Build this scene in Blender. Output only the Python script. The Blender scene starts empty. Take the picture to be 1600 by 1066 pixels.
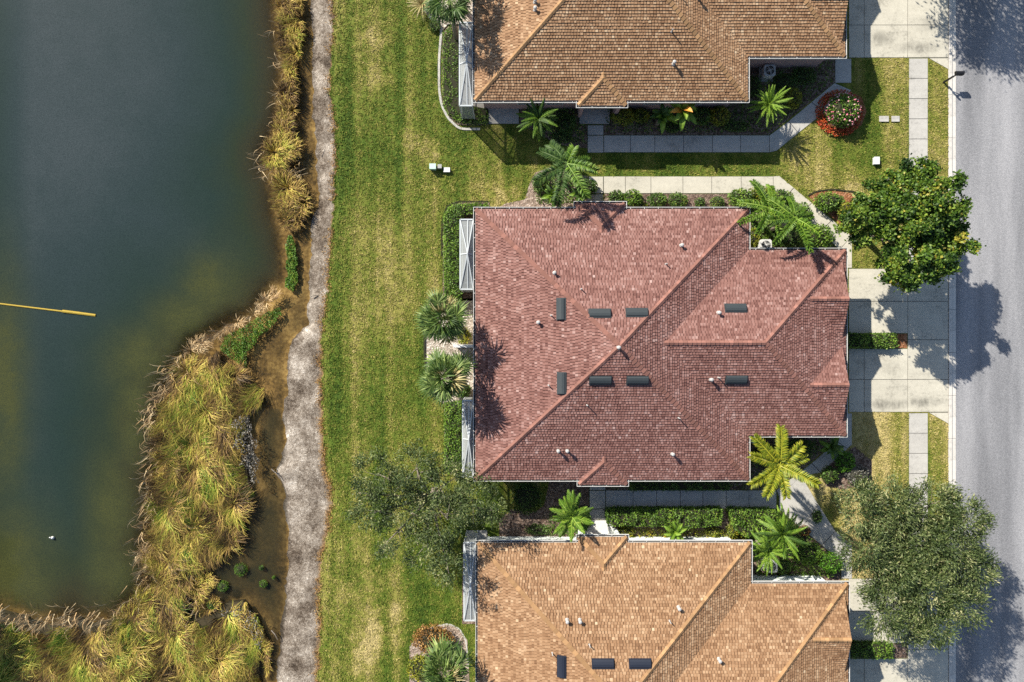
import bpy, math, random
import numpy as np
from mathutils import Vector, Matrix
random.seed(7)
rng = np.random.default_rng(11)
R = math.radians
scene = bpy.context.scene
COL = scene.collection

# ------------------------------------------------------------------ camera, sky, sun, exposure
H, S, CX, CY = 48.5, 22.0, 800.0, 533.0      # drone height (m), photo pixels per metre on the ground, nadir pixel
cam_d = bpy.data.cameras.new('camera'); cam = bpy.data.objects.new('camera', cam_d); COL.objects.link(cam)
cam.location = (0, 0, H); cam.rotation_euler = (0, 0, 0)
cam_d.sensor_width = 36; cam_d.lens = 36 * H / (1600 / S)
cam_d.clip_start = 0.5; cam_d.clip_end = 1500
scene.camera = cam

SUN_EL = R(34); SH = (0.697, -0.717)           # direction in which shadows fall (x, y)
world = bpy.data.worlds.new('World'); scene.world = world; world.use_nodes = True
wn = world.node_tree; wn.nodes.clear()
wo = wn.nodes.new('ShaderNodeOutputWorld'); wb = wn.nodes.new('ShaderNodeBackground'); ws = wn.nodes.new('ShaderNodeTexSky')
ws.sky_type = 'NISHITA'; ws.sun_disc = False; ws.sun_elevation = SUN_EL
ws.sun_rotation = math.atan2(-SH[0], -SH[1])
ws.air_density = 1.0; ws.dust_density = 1.0; ws.ozone_density = 1.2
wb.inputs[1].default_value = 0.076
wn.links.new(ws.outputs[0], wb.inputs[0]); wn.links.new(wb.outputs[0], wo.inputs[0])
sun_d = bpy.data.lights.new('sun', 'SUN'); sun = bpy.data.objects.new('sun', sun_d); COL.objects.link(sun)
sun_d.energy = 4.9; sun_d.angle = R(0.55); sun_d.color = (1.0, 0.93, 0.82)
sun_dir = Vector((SH[0] * math.cos(SUN_EL), SH[1] * math.cos(SUN_EL), -math.sin(SUN_EL)))
sun.rotation_euler = sun_dir.to_track_quat('-Z', 'Y').to_euler(); sun.location = (-30, 30, 40)
vs = scene.view_settings
vs.view_transform = 'Standard'; vs.look = 'None'; vs.gamma = 1; vs.use_curve_mapping = False; vs.exposure = 1.06
scene.cycles.max_bounces = 6; scene.cycles.diffuse_bounces = 3; scene.cycles.transparent_max_bounces = 12
scene.cycles.caustics_reflective = False; scene.cycles.caustics_refractive = False
scene.cycles.use_denoising = False

# ------------------------------------------------------------------ helpers
def W(px, py, z=0.0):
    k = (H - z) / H / S
    return Vector(((px - CX) * k, (CY - py) * k, z))
def W2(pts, z=0.0): return [tuple(W(x, y, z)[:2]) for x, y in pts]

def tag(o, label=None, cat=None, group=None, kind=None):
    if label: o['label'] = label
    if cat: o['category'] = cat
    if group: o['group'] = group
    if kind: o['kind'] = kind
    return o
def thing(name, label, cat, loc=(0, 0, 0), group=None, kind=None, rz=0):
    o = bpy.data.objects.new(name, None); COL.objects.link(o); o.empty_display_size = .3
    o.location = loc; o.rotation_euler = (0, 0, rz)
    return tag(o, label, cat, group, kind)
def link(name, me, m, parent=None):
    o = bpy.data.objects.new(name, me); COL.objects.link(o)
    if m is not None and len(me.materials) == 0: me.materials.append(m)
    if parent: o.parent = parent
    return o
def origin(o):
    v = Vector((0, 0, 0))
    while o is not None: v += Vector(o.location); o = o.parent
    return v
def mesh_np(name, V, F, m, parent=None, rnd=None, smooth=False, local=False):
    """V (n,3), F (k,3 or 4) numpy arrays in world coordinates -> ONE mesh object"""
    V = np.asarray(V, dtype=np.float32); F = np.asarray(F, dtype=np.int32)
    if parent is not None and not local: V = V - np.array(origin(parent), dtype=np.float32)
    me = bpy.data.meshes.new(name)
    n, k = F.shape
    me.vertices.add(len(V)); me.vertices.foreach_set('co', V.ravel())
    me.loops.add(n * k); me.loops.foreach_set('vertex_index', F.ravel())
    me.polygons.add(n); me.polygons.foreach_set('loop_start', np.arange(0, n * k, k, dtype=np.int32))
    if smooth: me.polygons.foreach_set('use_smooth', np.ones(n, dtype=bool))
    me.update(calc_edges=True)
    if rnd is not None:
        a = me.attributes.new('rnd', 'FLOAT', 'POINT'); a.data.foreach_set('value', np.asarray(rnd, dtype=np.float32))
    return link(name, me, m, parent)

class MB:
    """collects shapes and links them as ONE mesh object"""
    def __init__(s): s.v = []; s.f = []; s.r = []
    def add(s, verts, faces, r=0.5):
        b = len(s.v); s.v += [tuple(p) for p in verts]; s.f += [[b + i for i in f] for f in faces]; s.r += [r] * len(verts); return s
    def prism(s, poly, z0, z1, r=0.5):
        a = sum(poly[i][0] * poly[(i + 1) % len(poly)][1] - poly[(i + 1) % len(poly)][0] * poly[i][1] for i in range(len(poly)))
        if a < 0: poly = poly[::-1]
        n = len(poly)
        v = [(x, y, z0) for x, y in poly] + [(x, y, z1) for x, y in poly]
        f = [list(range(n - 1, -1, -1)), list(range(n, 2 * n))] + [[i, (i + 1) % n, n + (i + 1) % n, n + i] for i in range(n)]
        return s.add(v, f, r)
    def box(s, x0, y0, z0, x1, y1, z1, r=0.5):
        return s.prism([(x0, y0), (x1, y0), (x1, y1), (x0, y1)], z0, z1, r)
    def obox(s, c, ux, uy, uz, r=0.5):
        """oriented box: centre and three half-axis vectors"""
        c = Vector(c); ux = Vector(ux); uy = Vector(uy); uz = Vector(uz)
        v = [c + a * ux + b * uy + d * uz for d in (-1, 1) for a, b in ((-1, -1), (1, -1), (1, 1), (-1, 1))]
        return s.add(v, [[3, 2, 1, 0], [4, 5, 6, 7], [0, 1, 5, 4], [1, 2, 6, 5], [2, 3, 7, 6], [3, 0, 4, 7]], r)
    def tube(s, pts, rad, n=6, r=0.5, cap=True):
        pts = [Vector(p) for p in pts]; rings = []
        for i, p in enumerate(pts):
            d = (pts[min(i + 1, len(pts) - 1)] - pts[max(i - 1, 0)]).normalized()
            a = d.cross(Vector((0, 0, 1)) if abs(d.z) < .9 else Vector((1, 0, 0))).normalized(); b = d.cross(a)
            q = rad[i] if isinstance(rad, (list, tuple)) else rad
            rings.append([p + q * (math.cos(2 * math.pi * j / n) * a + math.sin(2 * math.pi * j / n) * b) for j in range(n)])
        v = [p for rg in rings for p in rg]; f = []
        for i in range(len(pts) - 1):
            for j in range(n):
                f.append([i * n + j, (i + 1) * n + j, (i + 1) * n + (j + 1) % n, i * n + (j + 1) % n])
        if cap: f += [list(range(n)), list(range((len(pts) - 1) * n, len(pts) * n))[::-1]]
        return s.add(v, f, r)
    def ellipsoid(s, c, rx, ry, rz, nu=10, nv=6, jit=0.0, r=0.5):
        v = []; f = []
        for i in range(nv + 1):
            th = math.pi * i / nv
            for j in range(nu):
                ph = 2 * math.pi * j / nu; q = 1 + random.uniform(-jit, jit)
                v.append((c[0] + q * rx * math.sin(th) * math.cos(ph), c[1] + q * ry * math.sin(th) * math.sin(ph), c[2] + q * rz * math.cos(th)))
        for i in range(nv):
            for j in range(nu):
                f.append([i * nu + j, (i + 1) * nu + j, (i + 1) * nu + (j + 1) % nu, i * nu + (j + 1) % nu])
        return s.add(v, f, r)
    def build(s, name, m, parent=None, local=False, smooth=False):
        off = Vector((0, 0, 0)) if (parent is None or local) else origin(parent)
        me = bpy.data.meshes.new(name)
        me.from_pydata([(x - off.x, y - off.y, z - off.z) for x, y, z in s.v], [], s.f); me.update()
        a = me.attributes.new('rnd', 'FLOAT', 'POINT'); a.data.foreach_set('value', np.array(s.r, dtype=np.float32))
        if smooth: me.polygons.foreach_set('use_smooth', np.ones(len(me.polygons), dtype=bool))
        return link(name, me, m, parent)

def in_poly(P, poly):
    x, y = P[:, 0], P[:, 1]; inside = np.zeros(len(P), bool); n = len(poly)
    for i in range(n):
        x0, y0 = poly[i]; x1, y1 = poly[(i + 1) % n]
        if y0 == y1: continue
        c = ((y0 > y) != (y1 > y)) & (x < (x1 - x0) * (y - y0) / (y1 - y0) + x0)
        inside ^= c
    return inside
def sample_poly(poly, n):
    a = np.array(poly); lo, hi = a.min(0), a.max(0)
    P = rng.uniform(lo, hi, (n, 2)); return P[in_poly(P, poly)]
def poly_dist(P, poly):
    """unsigned distance from points to the polygon's outline"""
    d = np.full(len(P), 1e9); n = len(poly)
    for i in range(n):
        a = np.array(poly[i], float); b = np.array(poly[(i + 1) % n], float); ab = b - a
        t = np.clip(((P - a) @ ab) / (ab @ ab + 1e-9), 0, 1)
        d = np.minimum(d, np.linalg.norm(P - (a + t[:, None] * ab), axis=1))
    return d
_wp = [(rng.uniform(-1, 1, 2), rng.uniform(0, 6.28)) for _ in range(10)]
def wob(x, y, sc):
    """smooth pseudo-noise, about -1..1"""
    t = 0
    for i, (d, ph) in enumerate(_wp): t = t + np.sin((x * d[0] + y * d[1]) * 2.2 / sc * (1 + .25 * i) + ph * (1 + i)) / (1 + .12 * i)
    return t / 3.6
def unit(v): return v / (np.linalg.norm(v, axis=1, keepdims=True) + 1e-9)

# ------------------------------------------------------------------ materials
def ramp_set(node, stops):
    cr = node.color_ramp
    while len(cr.elements) > 1: cr.elements.remove(cr.elements[-1])
    cr.elements[0].position = stops[0][0]; cr.elements[0].color = (*stops[0][1], 1)
    for p, c in stops[1:]:
        e = cr.elements.new(p); e.color = (*c, 1)
class NT:
    def __init__(s, name):
        s.m = bpy.data.materials.new(name); s.m.use_nodes = True; s.t = s.m.node_tree; s.t.nodes.clear()
        s.out = s.n('ShaderNodeOutputMaterial'); s.bsdf = s.n('ShaderNodeBsdfPrincipled'); s.l(s.bsdf.outputs[0], s.out.inputs[0])
        s.co = s.n('ShaderNodeTexCoord').outputs['Object']
    def n(s, t, **k):
        x = s.t.nodes.new(t)
        for a, b in k.items(): setattr(x, a, b)
        return x
    def l(s, a, b): s.t.links.new(a, b)
    def noise(s, scale, detail=3, rough=.6, stretch=None, co=None):
        x = s.n('ShaderNodeTexNoise'); x.inputs['Scale'].default_value = scale; x.inputs['Detail'].default_value = detail; x.inputs['Roughness'].default_value = rough
        src = co or s.co
        if stretch:
            mp = s.n('ShaderNodeMapping'); mp.inputs['Scale'].default_value = stretch; s.l(src, mp.inputs[0]); src = mp.outputs[0]
        s.l(src, x.inputs['Vector']); return x.outputs[0]
    def math(s, op, a, b=None, c=None, clamp=False):
        x = s.n('ShaderNodeMath', operation=op, use_clamp=clamp)
        for i, v in enumerate((a, b, c)):
            if v is None: continue
            if isinstance(v, (int, float)): x.inputs[i].default_value = v
            else: s.l(v, x.inputs[i])
        return x.outputs[0]
    def attr(s, name): return s.n('ShaderNodeAttribute', attribute_name=name).outputs['Fac']
    def ramp(s, f, stops):
        x = s.n('ShaderNodeValToRGB'); ramp_set(x, stops); s.l(f, x.inputs[0]); return x.outputs[0]
    def mix(s, f, a, b, bt='MIX'):
        x = s.n('ShaderNodeMix', data_type='RGBA', blend_type=bt)
        for i, v in ((0, f), (6, a), (7, b)):
            if isinstance(v, (int, float)): x.inputs[i].default_value = v
            elif isinstance(v, tuple): x.inputs[i].default_value = (*v, 1)
            else: s.l(v, x.inputs[i])
        return x.outputs[2]
    def base(s, c, rough=.8, spec=.3):
        if isinstance(c, tuple): s.bsdf.inputs['Base Color'].default_value = (*c, 1)
        else: s.l(c, s.bsdf.inputs['Base Color'])
        s.bsdf.inputs['Roughness'].default_value = rough; s.bsdf.inputs['Specular IOR Level'].default_value = spec
        return s
    def bump(s, h, strength=.5, dist=.02):
        b = s.n('ShaderNodeBump'); b.inputs['Strength'].default_value = strength; b.inputs['Distance'].default_value = dist
        s.l(h, b.inputs['Height']); s.l(b.outputs[0], s.bsdf.inputs['Normal']); return s

def plain(name, c, rough=.6, spec=.3, metal=0, var=.12, scale=3.0):
    t = NT(name); f = t.noise(scale, 4)
    t.base(t.mix(f, tuple(x * (1 - var) for x in c), tuple(x * (1 + var) for x in c)), rough, spec); t.bsdf.inputs['Metallic'].default_value = metal
    return t.m
def rnd_mat(name, stops, rough=.75, spec=.25, patch=0.0, pscale=.6, transl=0.0):
    """colour picked per piece (attribute 'rnd'), shifted by a slow patch noise"""
    t = NT(name); f = t.attr('rnd')
    if patch: f = t.math('ADD', f, t.math('MULTIPLY', t.math('SUBTRACT', t.noise(pscale, 3), .5), patch * 2), clamp=True)
    c = t.ramp(f, stops); t.base(c, rough, spec)
    if transl:
        tr = t.n('ShaderNodeBsdfTranslucent'); t.l(c, tr.inputs[0]); mx = t.n('ShaderNodeMixShader'); mx.inputs[0].default_value = transl
        t.l(t.bsdf.outputs[0], mx.inputs[1]); t.l(tr.outputs[0], mx.inputs[2]); t.l(mx.outputs[0], t.out.inputs[0])
    return t.m
def leafy(name, dark, mid, light, patch=.15, transl=.25, extra=None):
    if name in ('leaf_hedge', 'leaf_shrub', 'leaf_dark', 'leaf_yellow'): mid, light = tuple(x * 1.18 for x in mid), tuple(x * 1.22 for x in light)
    st = [(0, dark), (.45, mid), (.85, light)]
    if extra: st.append((.97, extra))
    return rnd_mat(name, st, .55, .35, patch, .8, transl)

M = {}
M['leaf_round'] = leafy('leaf_round', (.010, .034, .003), (.058, .120, .010), (.17, .25, .025), extra=(.28, .25, .03))
M['leaf_oak'] = leafy('leaf_oak', (.014, .030, .007), (.066, .100, .026), (.19, .225, .078), extra=(.36, .35, .17))
M['leaf_hedge'] = leafy('leaf_hedge', (.018, .048, .006), (.075, .15, .015), (.17, .27, .03), extra=(.28, .30, .06))
M['leaf_shrub'] = leafy('leaf_shrub', (.02, .05, .01), (.06, .12, .018), (.13, .20, .03), extra=(.25, .24, .05))
M['leaf_yellow'] = leafy('leaf_yellow', (.05, .08, .01), (.14, .17, .015), (.30, .27, .02), extra=(.42, .33, .02))
M['leaf_bright'] = leafy('leaf_bright', (.03, .09, .008), (.075, .20, .012), (.14, .30, .02))
M['leaf_dark'] = leafy('leaf_dark', (.02, .05, .008), (.055, .11, .018), (.11, .17, .03))
M['leaf_grey'] = leafy('leaf_grey', (.05, .05, .04), (.12, .12, .10), (.24, .23, .20), transl=.1)
M['leaf_brush'] = leafy('leaf_brush', (.022, .020, .016), (.075, .068, .055), (.22, .205, .18), transl=.05)
M['leaf_weed'] = leafy('leaf_weed', (.018, .05, .006), (.065, .155, .010), (.15, .27, .022), extra=(.26, .27, .05))
M['frond'] = leafy('frond', (.025, .075, .006), (.085, .175, .014), (.19, .29, .03), extra=(.28, .27, .06))
M['frond_dark'] = leafy('frond_dark', (.015, .045, .008), (.04, .09, .014), (.09, .15, .025))
M['frond_gold'] = leafy('frond_gold', (.045, .10, .008), (.20, .24, .014), (.44, .39, .03), extra=(.55, .45, .06))
M['frond_lime'] = leafy('frond_lime', (.05, .12, .01), (.13, .24, .02), (.28, .38, .05), extra=(.38, .40, .10))
M['frond_sabal'] = leafy('frond_sabal', (.022, .055, .012), (.085, .145, .030), (.23, .30, .085), extra=(.40, .37, .12))
M['dry_blade'] = leafy('dry_blade', (.12, .09, .03), (.30, .24, .09), (.45, .40, .20), transl=.15)
M['rust_leaf'] = leafy('rust_leaf', (.10, .05, .015), (.24, .12, .03), (.36, .22, .06), transl=.15)
M['red_petal'] = leafy('red_petal', (.20, .03, .01), (.45, .06, .02), (.55, .12, .03), extra=(.10, .16, .02))
M['pink_petal'] = leafy('pink_petal', (.45, .08, .14), (.6, .20, .26), (.7, .42, .44))
M['orange_leaf'] = leafy('orange_leaf', (.35, .12, .02), (.55, .22, .03), (.6, .35, .05))
M['stem'] = plain('stem', (.022, .022, .010), .9)
M['bark'] = plain('bark', (.20, .17, .135), .9, var=.35, scale=6)
M['bark_palm'] = plain('bark_palm', (.20, .17, .13), .9, var=.3, scale=8)
M['white_metal'] = plain('white_metal', (.42, .45, .46), .4, var=.05)
M['gutter_metal'] = plain('gutter_metal', (.50, .50, .48), .45, var=.1)
M['gutter_dark'] = plain('gutter_dark', (.045, .045, .05), .8, var=.3)
M['vent_dark'] = plain('vent_dark', (.030, .038, .042), .6, var=.15)
M['vent_navy'] = plain('vent_navy', (.016, .020, .032), .45, var=.15)
M['pipe'] = plain('pipe', (.38, .37, .355), .5)
M['black'] = plain('black', (.012, .012, .014), .45)
M['white_plastic'] = plain('white_plastic', (.58, .59, .57), .5, var=.05)
M['green_plastic'] = plain('green_plastic', (.42, .55, .48), .5, var=.05)
M['grey_plastic'] = plain('grey_plastic', (.30, .30, .29), .6)
M['ac_metal'] = plain('ac_metal', (.50, .50, .49), .5)
M['glass'] = NT('glass').base((.02, .025, .03), .05, .8).m
M['wood'] = plain('wood', (.18, .10, .05), .6, var=.2)
M['streak_yellow'] = plain('streak_yellow', (.33, .235, .03), .8)

def concrete(name, c, stain=.48):
    t = NT(name); a = t.noise(.45, 6, .7); b = t.noise(6, 4, .7); d = t.noise(60, 2); r = t.attr('rnd')
    f = t.math('ADD', t.math('MULTIPLY', a, .5), t.math('MULTIPLY', b, .3)); f = t.math('ADD', f, t.math('MULTIPLY', t.noise(1.0, 3, .6, stretch=(.3, 2.6, 1)), .2))
    col = t.ramp(f, [(.37, tuple(x * (1 - stain) for x in c)), (.47, c), (.62, tuple(min(1, x * 1.22) for x in c))])
    col = t.mix(t.math('MULTIPLY', d, .25), col, tuple(x * .6 for x in c))
    col = t.mix(t.math('MULTIPLY', r, .25), col, tuple(x * .75 for x in c))
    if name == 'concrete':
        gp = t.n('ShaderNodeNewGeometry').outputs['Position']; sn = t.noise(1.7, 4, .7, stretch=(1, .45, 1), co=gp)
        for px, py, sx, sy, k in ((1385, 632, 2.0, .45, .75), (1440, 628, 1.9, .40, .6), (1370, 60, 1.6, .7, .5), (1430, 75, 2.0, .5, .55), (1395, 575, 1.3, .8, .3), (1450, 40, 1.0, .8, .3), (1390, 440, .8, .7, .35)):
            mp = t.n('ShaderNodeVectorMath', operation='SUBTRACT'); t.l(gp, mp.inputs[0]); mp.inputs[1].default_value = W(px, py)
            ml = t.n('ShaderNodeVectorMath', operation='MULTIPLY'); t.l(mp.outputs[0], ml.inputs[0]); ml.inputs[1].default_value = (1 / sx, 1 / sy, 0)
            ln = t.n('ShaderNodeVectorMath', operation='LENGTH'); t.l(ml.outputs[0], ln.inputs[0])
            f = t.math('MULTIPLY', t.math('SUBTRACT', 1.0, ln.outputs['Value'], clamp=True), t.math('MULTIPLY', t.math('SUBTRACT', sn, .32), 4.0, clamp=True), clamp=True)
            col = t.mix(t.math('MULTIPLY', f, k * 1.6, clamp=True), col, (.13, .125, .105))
    t.base(col, .9, .2); t.bump(d, .3, .01); return t.m
M['concrete'] = concrete('concrete', (.44, .42, .35))
M['concrete_old'] = concrete('concrete_old', (.40, .39, .36), .45)
M['kerb'] = concrete('kerb', (.52, .50, .46))
M['concrete_white'] = concrete('concrete_white', (.62, .62, .60), .15)

def mulch(name, a, b, c):
    t = NT(name); v = t.n('ShaderNodeTexVoronoi'); v.inputs['Scale'].default_value = 9; t.l(t.co, v.inputs['Vector'])
    sep = t.n('ShaderNodeSeparateColor'); t.l(v.outputs['Color'], sep.inputs[0])
    f = t.math('ADD', t.math('MULTIPLY', sep.outputs[0], .6), t.math('MULTIPLY', t.noise(.9, 4), .5))
    t.base(t.ramp(f, [(.15, a), (.55, b), (.9, c)]), .95, .15); t.bump(v.outputs['Distance'], .9, .05); return t.m
M['mulch'] = mulch('mulch', (.045, .03, .022), (.13, .09, .07), (.26, .20, .16))
M['mulch_red'] = mulch('mulch_red', (.09, .035, .015), (.22, .09, .04), (.34, .18, .10))
M['mulch_pink'] = mulch('mulch_pink', (.10, .075, .055), (.25, .19, .15), (.42, .35, .30))
M['pebbles'] = mulch('pebbles', (.16, .13, .10), (.36, .31, .25), (.60, .56, .50))

def roof_mats(key, stops, cap, deck):
    M[key + '_tile'] = rnd_mat(key + '_tile', stops, .8, .25, .22, .45)
    M[key + '_cap'] = rnd_mat(key + '_cap', [(0, tuple(x * .8 for x in cap)), (.6, cap), (1, tuple(x * 1.35 for x in cap))], .8, .25)
    M[key + '_deck'] = plain(key + '_deck', deck, .9)
roof_mats('red', [(0, (.085, .036, .031)), (.35, (.148, .068, .056)), (.60, (.220, .111, .092)), (.80, (.29, .168, .145)), (1, (.40, .275, .245))], (.20, .095, .074), (.080, .034, .030))
roof_mats('tan', [(0, (.125, .064, .034)), (.35, (.212, .117, .060)), (.60, (.300, .178, .097)), (.80, (.39, .255, .15)), (1, (.52, .39, .25))], (.28, .165, .080), (.105, .052, .03))
M['wall_mauve'] = plain('wall_mauve', (.34, .24, .23), .85, var=.06)
M['wall_cream'] = plain('wall_cream', (.50, .42, .34), .85, var=.06)
M['wall_mint'] = plain('wall_mint', (.66, .71, .68), .85, var=.05)
M['door_white'] = plain('door_white', (.60, .58, .54), .6, var=.05)

def screen_mat():
    t = NT('screen_mesh'); t.base((.30, .32, .32), .7, .2)
    tr = t.n('ShaderNodeBsdfTransparent'); mx = t.n('ShaderNodeMixShader'); mx.inputs[0].default_value = .62
    t.l(tr.outputs[0], mx.inputs[1]); t.l(t.bsdf.outputs[0], mx.inputs[2]); t.l(mx.outputs[0], t.out.inputs[0]); return t.m
M['screen'] = screen_mat()

LAWN = [(.05, (.022, .046, .006)), (.30, (.058, .098, .010)), (.50, (.125, .148, .022)), (.68, (.225, .205, .050)), (.90, (.40, .33, .14))]
BARE = [(588, 985, 1.7), (600, 905, 1.0), (575, 1010, 1.2), (585, 60, .9), (590, 120, 1.1), (645, 222, 1.1), (672, 240, .8), (560, 1040, .9), (760, 310, 1.3), (1330, 300, 1.6), (1290, 760, 1.2), (1250, 775, .8), (800, 305, .9), (620, 950, .8), (545, 930, .7)]
def lawn_mat(name, blades):
    t = NT(name)
    g = t.noise(.11, 4, .6); st = t.noise(1.0, 2, .5, stretch=(.85, .035, 1)); sm = t.noise(1.6, 4, .65); fine = t.noise(11, 3, .7)
    f = t.math('ADD', t.math('MULTIPLY', g, 1.0), t.math('MULTIPLY', st, .95))
    f = t.math('ADD', f, t.math('MULTIPLY', sm, .50)); f = t.math('ADD', f, t.math('MULTIPLY', fine, .40 if not blades else .15))
    f = t.math('SUBTRACT', f, .95 if not blades else 1.0)
    if blades: f = t.math('ADD', f, t.math('MULTIPLY', t.attr('rnd'), .48))
    xyz = t.n('ShaderNodeSeparateXYZ'); t.l(t.co, xyz.inputs[0])
    f = t.math('ADD', f, t.math('MULTIPLY', t.math('DIVIDE', t.math('SUBTRACT', xyz.outputs[0], 19.0), 6.0, clamp=True), .17))
    f = t.math('SUBTRACT', f, t.math('MULTIPLY', t.math('DIVIDE', t.math('SUBTRACT', -11.2, xyz.outputs[0]), 1.6, clamp=True), .06))
    f = t.math('SUBTRACT', f, t.math('MULTIPLY', t.math('DIVIDE', t.math('SUBTRACT', xyz.outputs[1], 5.0), 10.0, clamp=True), .07))
    for px, py, r in BARE:
        d = t.n('ShaderNodeVectorMath', operation='DISTANCE'); t.l(t.co, d.inputs[0]); d.inputs[1].default_value = W(px, py)
        b = t.math('SUBTRACT', 1.0, t.math('DIVIDE', d.outputs['Value'], r * 1.5), clamp=True)
        f = t.math('ADD', f, t.math('MULTIPLY', b, t.math('MULTIPLY', sm, .55)))
    c = t.ramp(f, LAWN if not blades else LAWN[:4] + [(.98, (.40, .33, .14))])
    t.base(c, .8, .15)
    if not blades: t.bump(fine, .8, .06)
    return t.m
M['lawn'] = lawn_mat('lawn', False); M['blade'] = lawn_mat('lawn_blade', True)

def sand_mat():
    t = NT('shore_sand'); a = t.noise(.55, 5, .65); b = t.noise(5, 5, .75); v = t.noise(18, 3, .7); w = t.attr('across')
    f = t.math('ADD', t.math('MULTIPLY', a, .75), t.math('MULTIPLY', b, .45)); f = t.math('ADD', f, t.math('MULTIPLY', v, .65)); f = t.math('SUBTRACT', f, .385)
    c = t.ramp(f, [(.36, (.036, .026, .018)), (.46, (.110, .086, .064)), (.56, (.215, .182, .146)), (.66, (.38, .335, .28)), (.78, (.68, .64, .57))])
    # rusty dry fringe along the turf
    e = t.math('MULTIPLY', t.math('SUBTRACT', t.math('ADD', w, t.math('MULTIPLY', t.math('SUBTRACT', b, .5), .35)), .84), 9.0, clamp=True)
    c = t.mix(e, c, t.ramp(v, [(.35, (.10, .055, .02)), (.55, (.27, .17, .08)), (.7, (.42, .34, .22))]))
    t.base(c, .95, .15); t.bump(t.math('ADD', b, v), .9, .08); return t.m
M['sand'] = sand_mat()
def bed_mat():
    t = NT('pond_bed'); a = t.noise(.5, 5, .65); b = t.noise(4, 4, .7)
    f = t.math('ADD', t.math('MULTIPLY', a, .6), t.math('MULTIPLY', b, .4))
    t.base(t.ramp(f, [(.36, (.040, .027, .012)), (.5, (.17, .105, .034)), (.64, (.34, .225, .075))]), .95, .1); return t.m
M['pond_bed'] = bed_mat()
def water_mat():
    t = NT('pond_water'); d = t.attr('depth_sky'); mk = t.attr('murk')
    big = t.noise(.10, 4, .6); mid = t.noise(.55, 6, .68); fine = t.noise(16, 3, .8)
    f = t.math('ADD', d, t.math('MULTIPLY', t.math('SUBTRACT', big, .5), .30)); f = t.math('ADD', f, t.math('MULTIPLY', t.math('SUBTRACT', mid, .5), .16))
    c = t.ramp(f, [(0, (.038, .026, .010)), (.18, (.036, .031, .012)), (.40, (.024, .033, .015)), (.62, (.019, .034, .026)), (.85, (.028, .043, .043)), (1, (.046, .060, .063))])
    c = t.mix(t.math('MULTIPLY', mk, t.math('MULTIPLY', mid, 2.0), clamp=True), c, (.058, .062, .018))
    c = t.mix(t.math('MULTIPLY', t.math('SUBTRACT', fine, .36), 2.3, clamp=True), c, (.006, .012, .012))
    t.base(c, .12, .5); t.bsdf.inputs['IOR'].default_value = 1.33
    al = t.ramp(t.math('ADD', d, t.math('MULTIPLY', t.math('SUBTRACT', mid, .5), .12)), [(0, (.12,) * 3), (.06, (.35,) * 3), (.14, (.72,) * 3), (.24, (.93,) * 3), (.4, (1, 1, 1))])
    t.l(al, t.bsdf.inputs['Alpha']); t.bump(t.noise(3.0, 4, .7), .15, .03); return t.m
M['water'] = water_mat()
def road_mat():
    t = NT('asphalt'); a = t.noise(.35, 4, .6, stretch=(1, .12, 1)); b = t.noise(14, 3, .8); v = t.noise(45, 2, .7)
    f = t.math('ADD', t.math('MULTIPLY', a, .50), t.math('MULTIPLY', b, .45)); f = t.math('ADD', f, t.math('MULTIPLY', v, .35)); f = t.math('SUBTRACT', f, .075)
    t.base(t.ramp(f, [(.40, (.090, .092, .098)), (.55, (.190, .193, .203)), (.72, (.36, .36, .37))]), .9, .2); t.bump(v, .6, .02); return t.m
M['asphalt'] = road_mat()
M['reed'] = rnd_mat('reed', [(0, (.055, .035, .015)), (.16, (.20, .12, .045)), (.34, (.38, .25, .07)), (.54, (.52, .42, .085)), (.76, (.30, .36, .04)), (1, (.06, .15, .015))], .6, .3, .06, .5, .15)
M['reed_dead'] = rnd_mat('reed_dead', [(0, (.16, .11, .06)), (.5, (.44, .29, .14)), (1, (.62, .50, .30))], .7, .2, 0, .5, .1)
M['mud'] = plain('mud', (.045, .036, .018), .95, var=.5, scale=2)
# ------------------------------------------------------------------ the setting: ground, shore, pond, road
YP = [(0, 522), (60, 520), (120, 515), (165, 518), (200, 524), (250, 525), (300, 522), (330, 520), (370, 518), (420, 515), (450, 512), (480, 508), (510, 503), (560, 503), (620, 503), (680, 504), (730, 508), (760, 518), (790, 520), (830, 512), (865, 502), (930, 500), (1000, 500), (1066, 496)]
YS = [(0, 487), (60, 489), (120, 490), (165, 490), (220, 495), (266, 496), (300, 500), (325, 496), (345, 488), (400, 486), (450, 485), (475, 480), (492, 480), (506, 487), (513, 474), (530, 457), (560, 447), (620, 445), (700, 442), (722, 440), (733, 425), (745, 428), (756, 438), (775, 441), (820, 448), (860, 449), (900, 446), (960, 442), (985, 439), (1020, 437), (1066, 431)]
def curve(tab):
    ys = np.array([(CY - y) / S for y, _ in tab][::-1]); xs = np.array([(x - CX) / S for _, x in tab][::-1])
    return lambda y: np.interp(y, ys, xs)
edge_l, edge_s = curve(YP), curve(YS)
ygrid = np.concatenate([np.linspace(-320, -40, 20)[:-1], np.arange(-40, 40, .22), np.linspace(40, 320, 20)])
def xl(y): return edge_l(y) + .12 * wob(y, y * .3, .8) + .09 * wob(y, 3, .22)
def xs_(y): return edge_s(y) + .10 * wob(y * 1.1, 5 + y * .2, .7) + .07 * wob(y, 2 + y * .4, .22)
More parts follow.
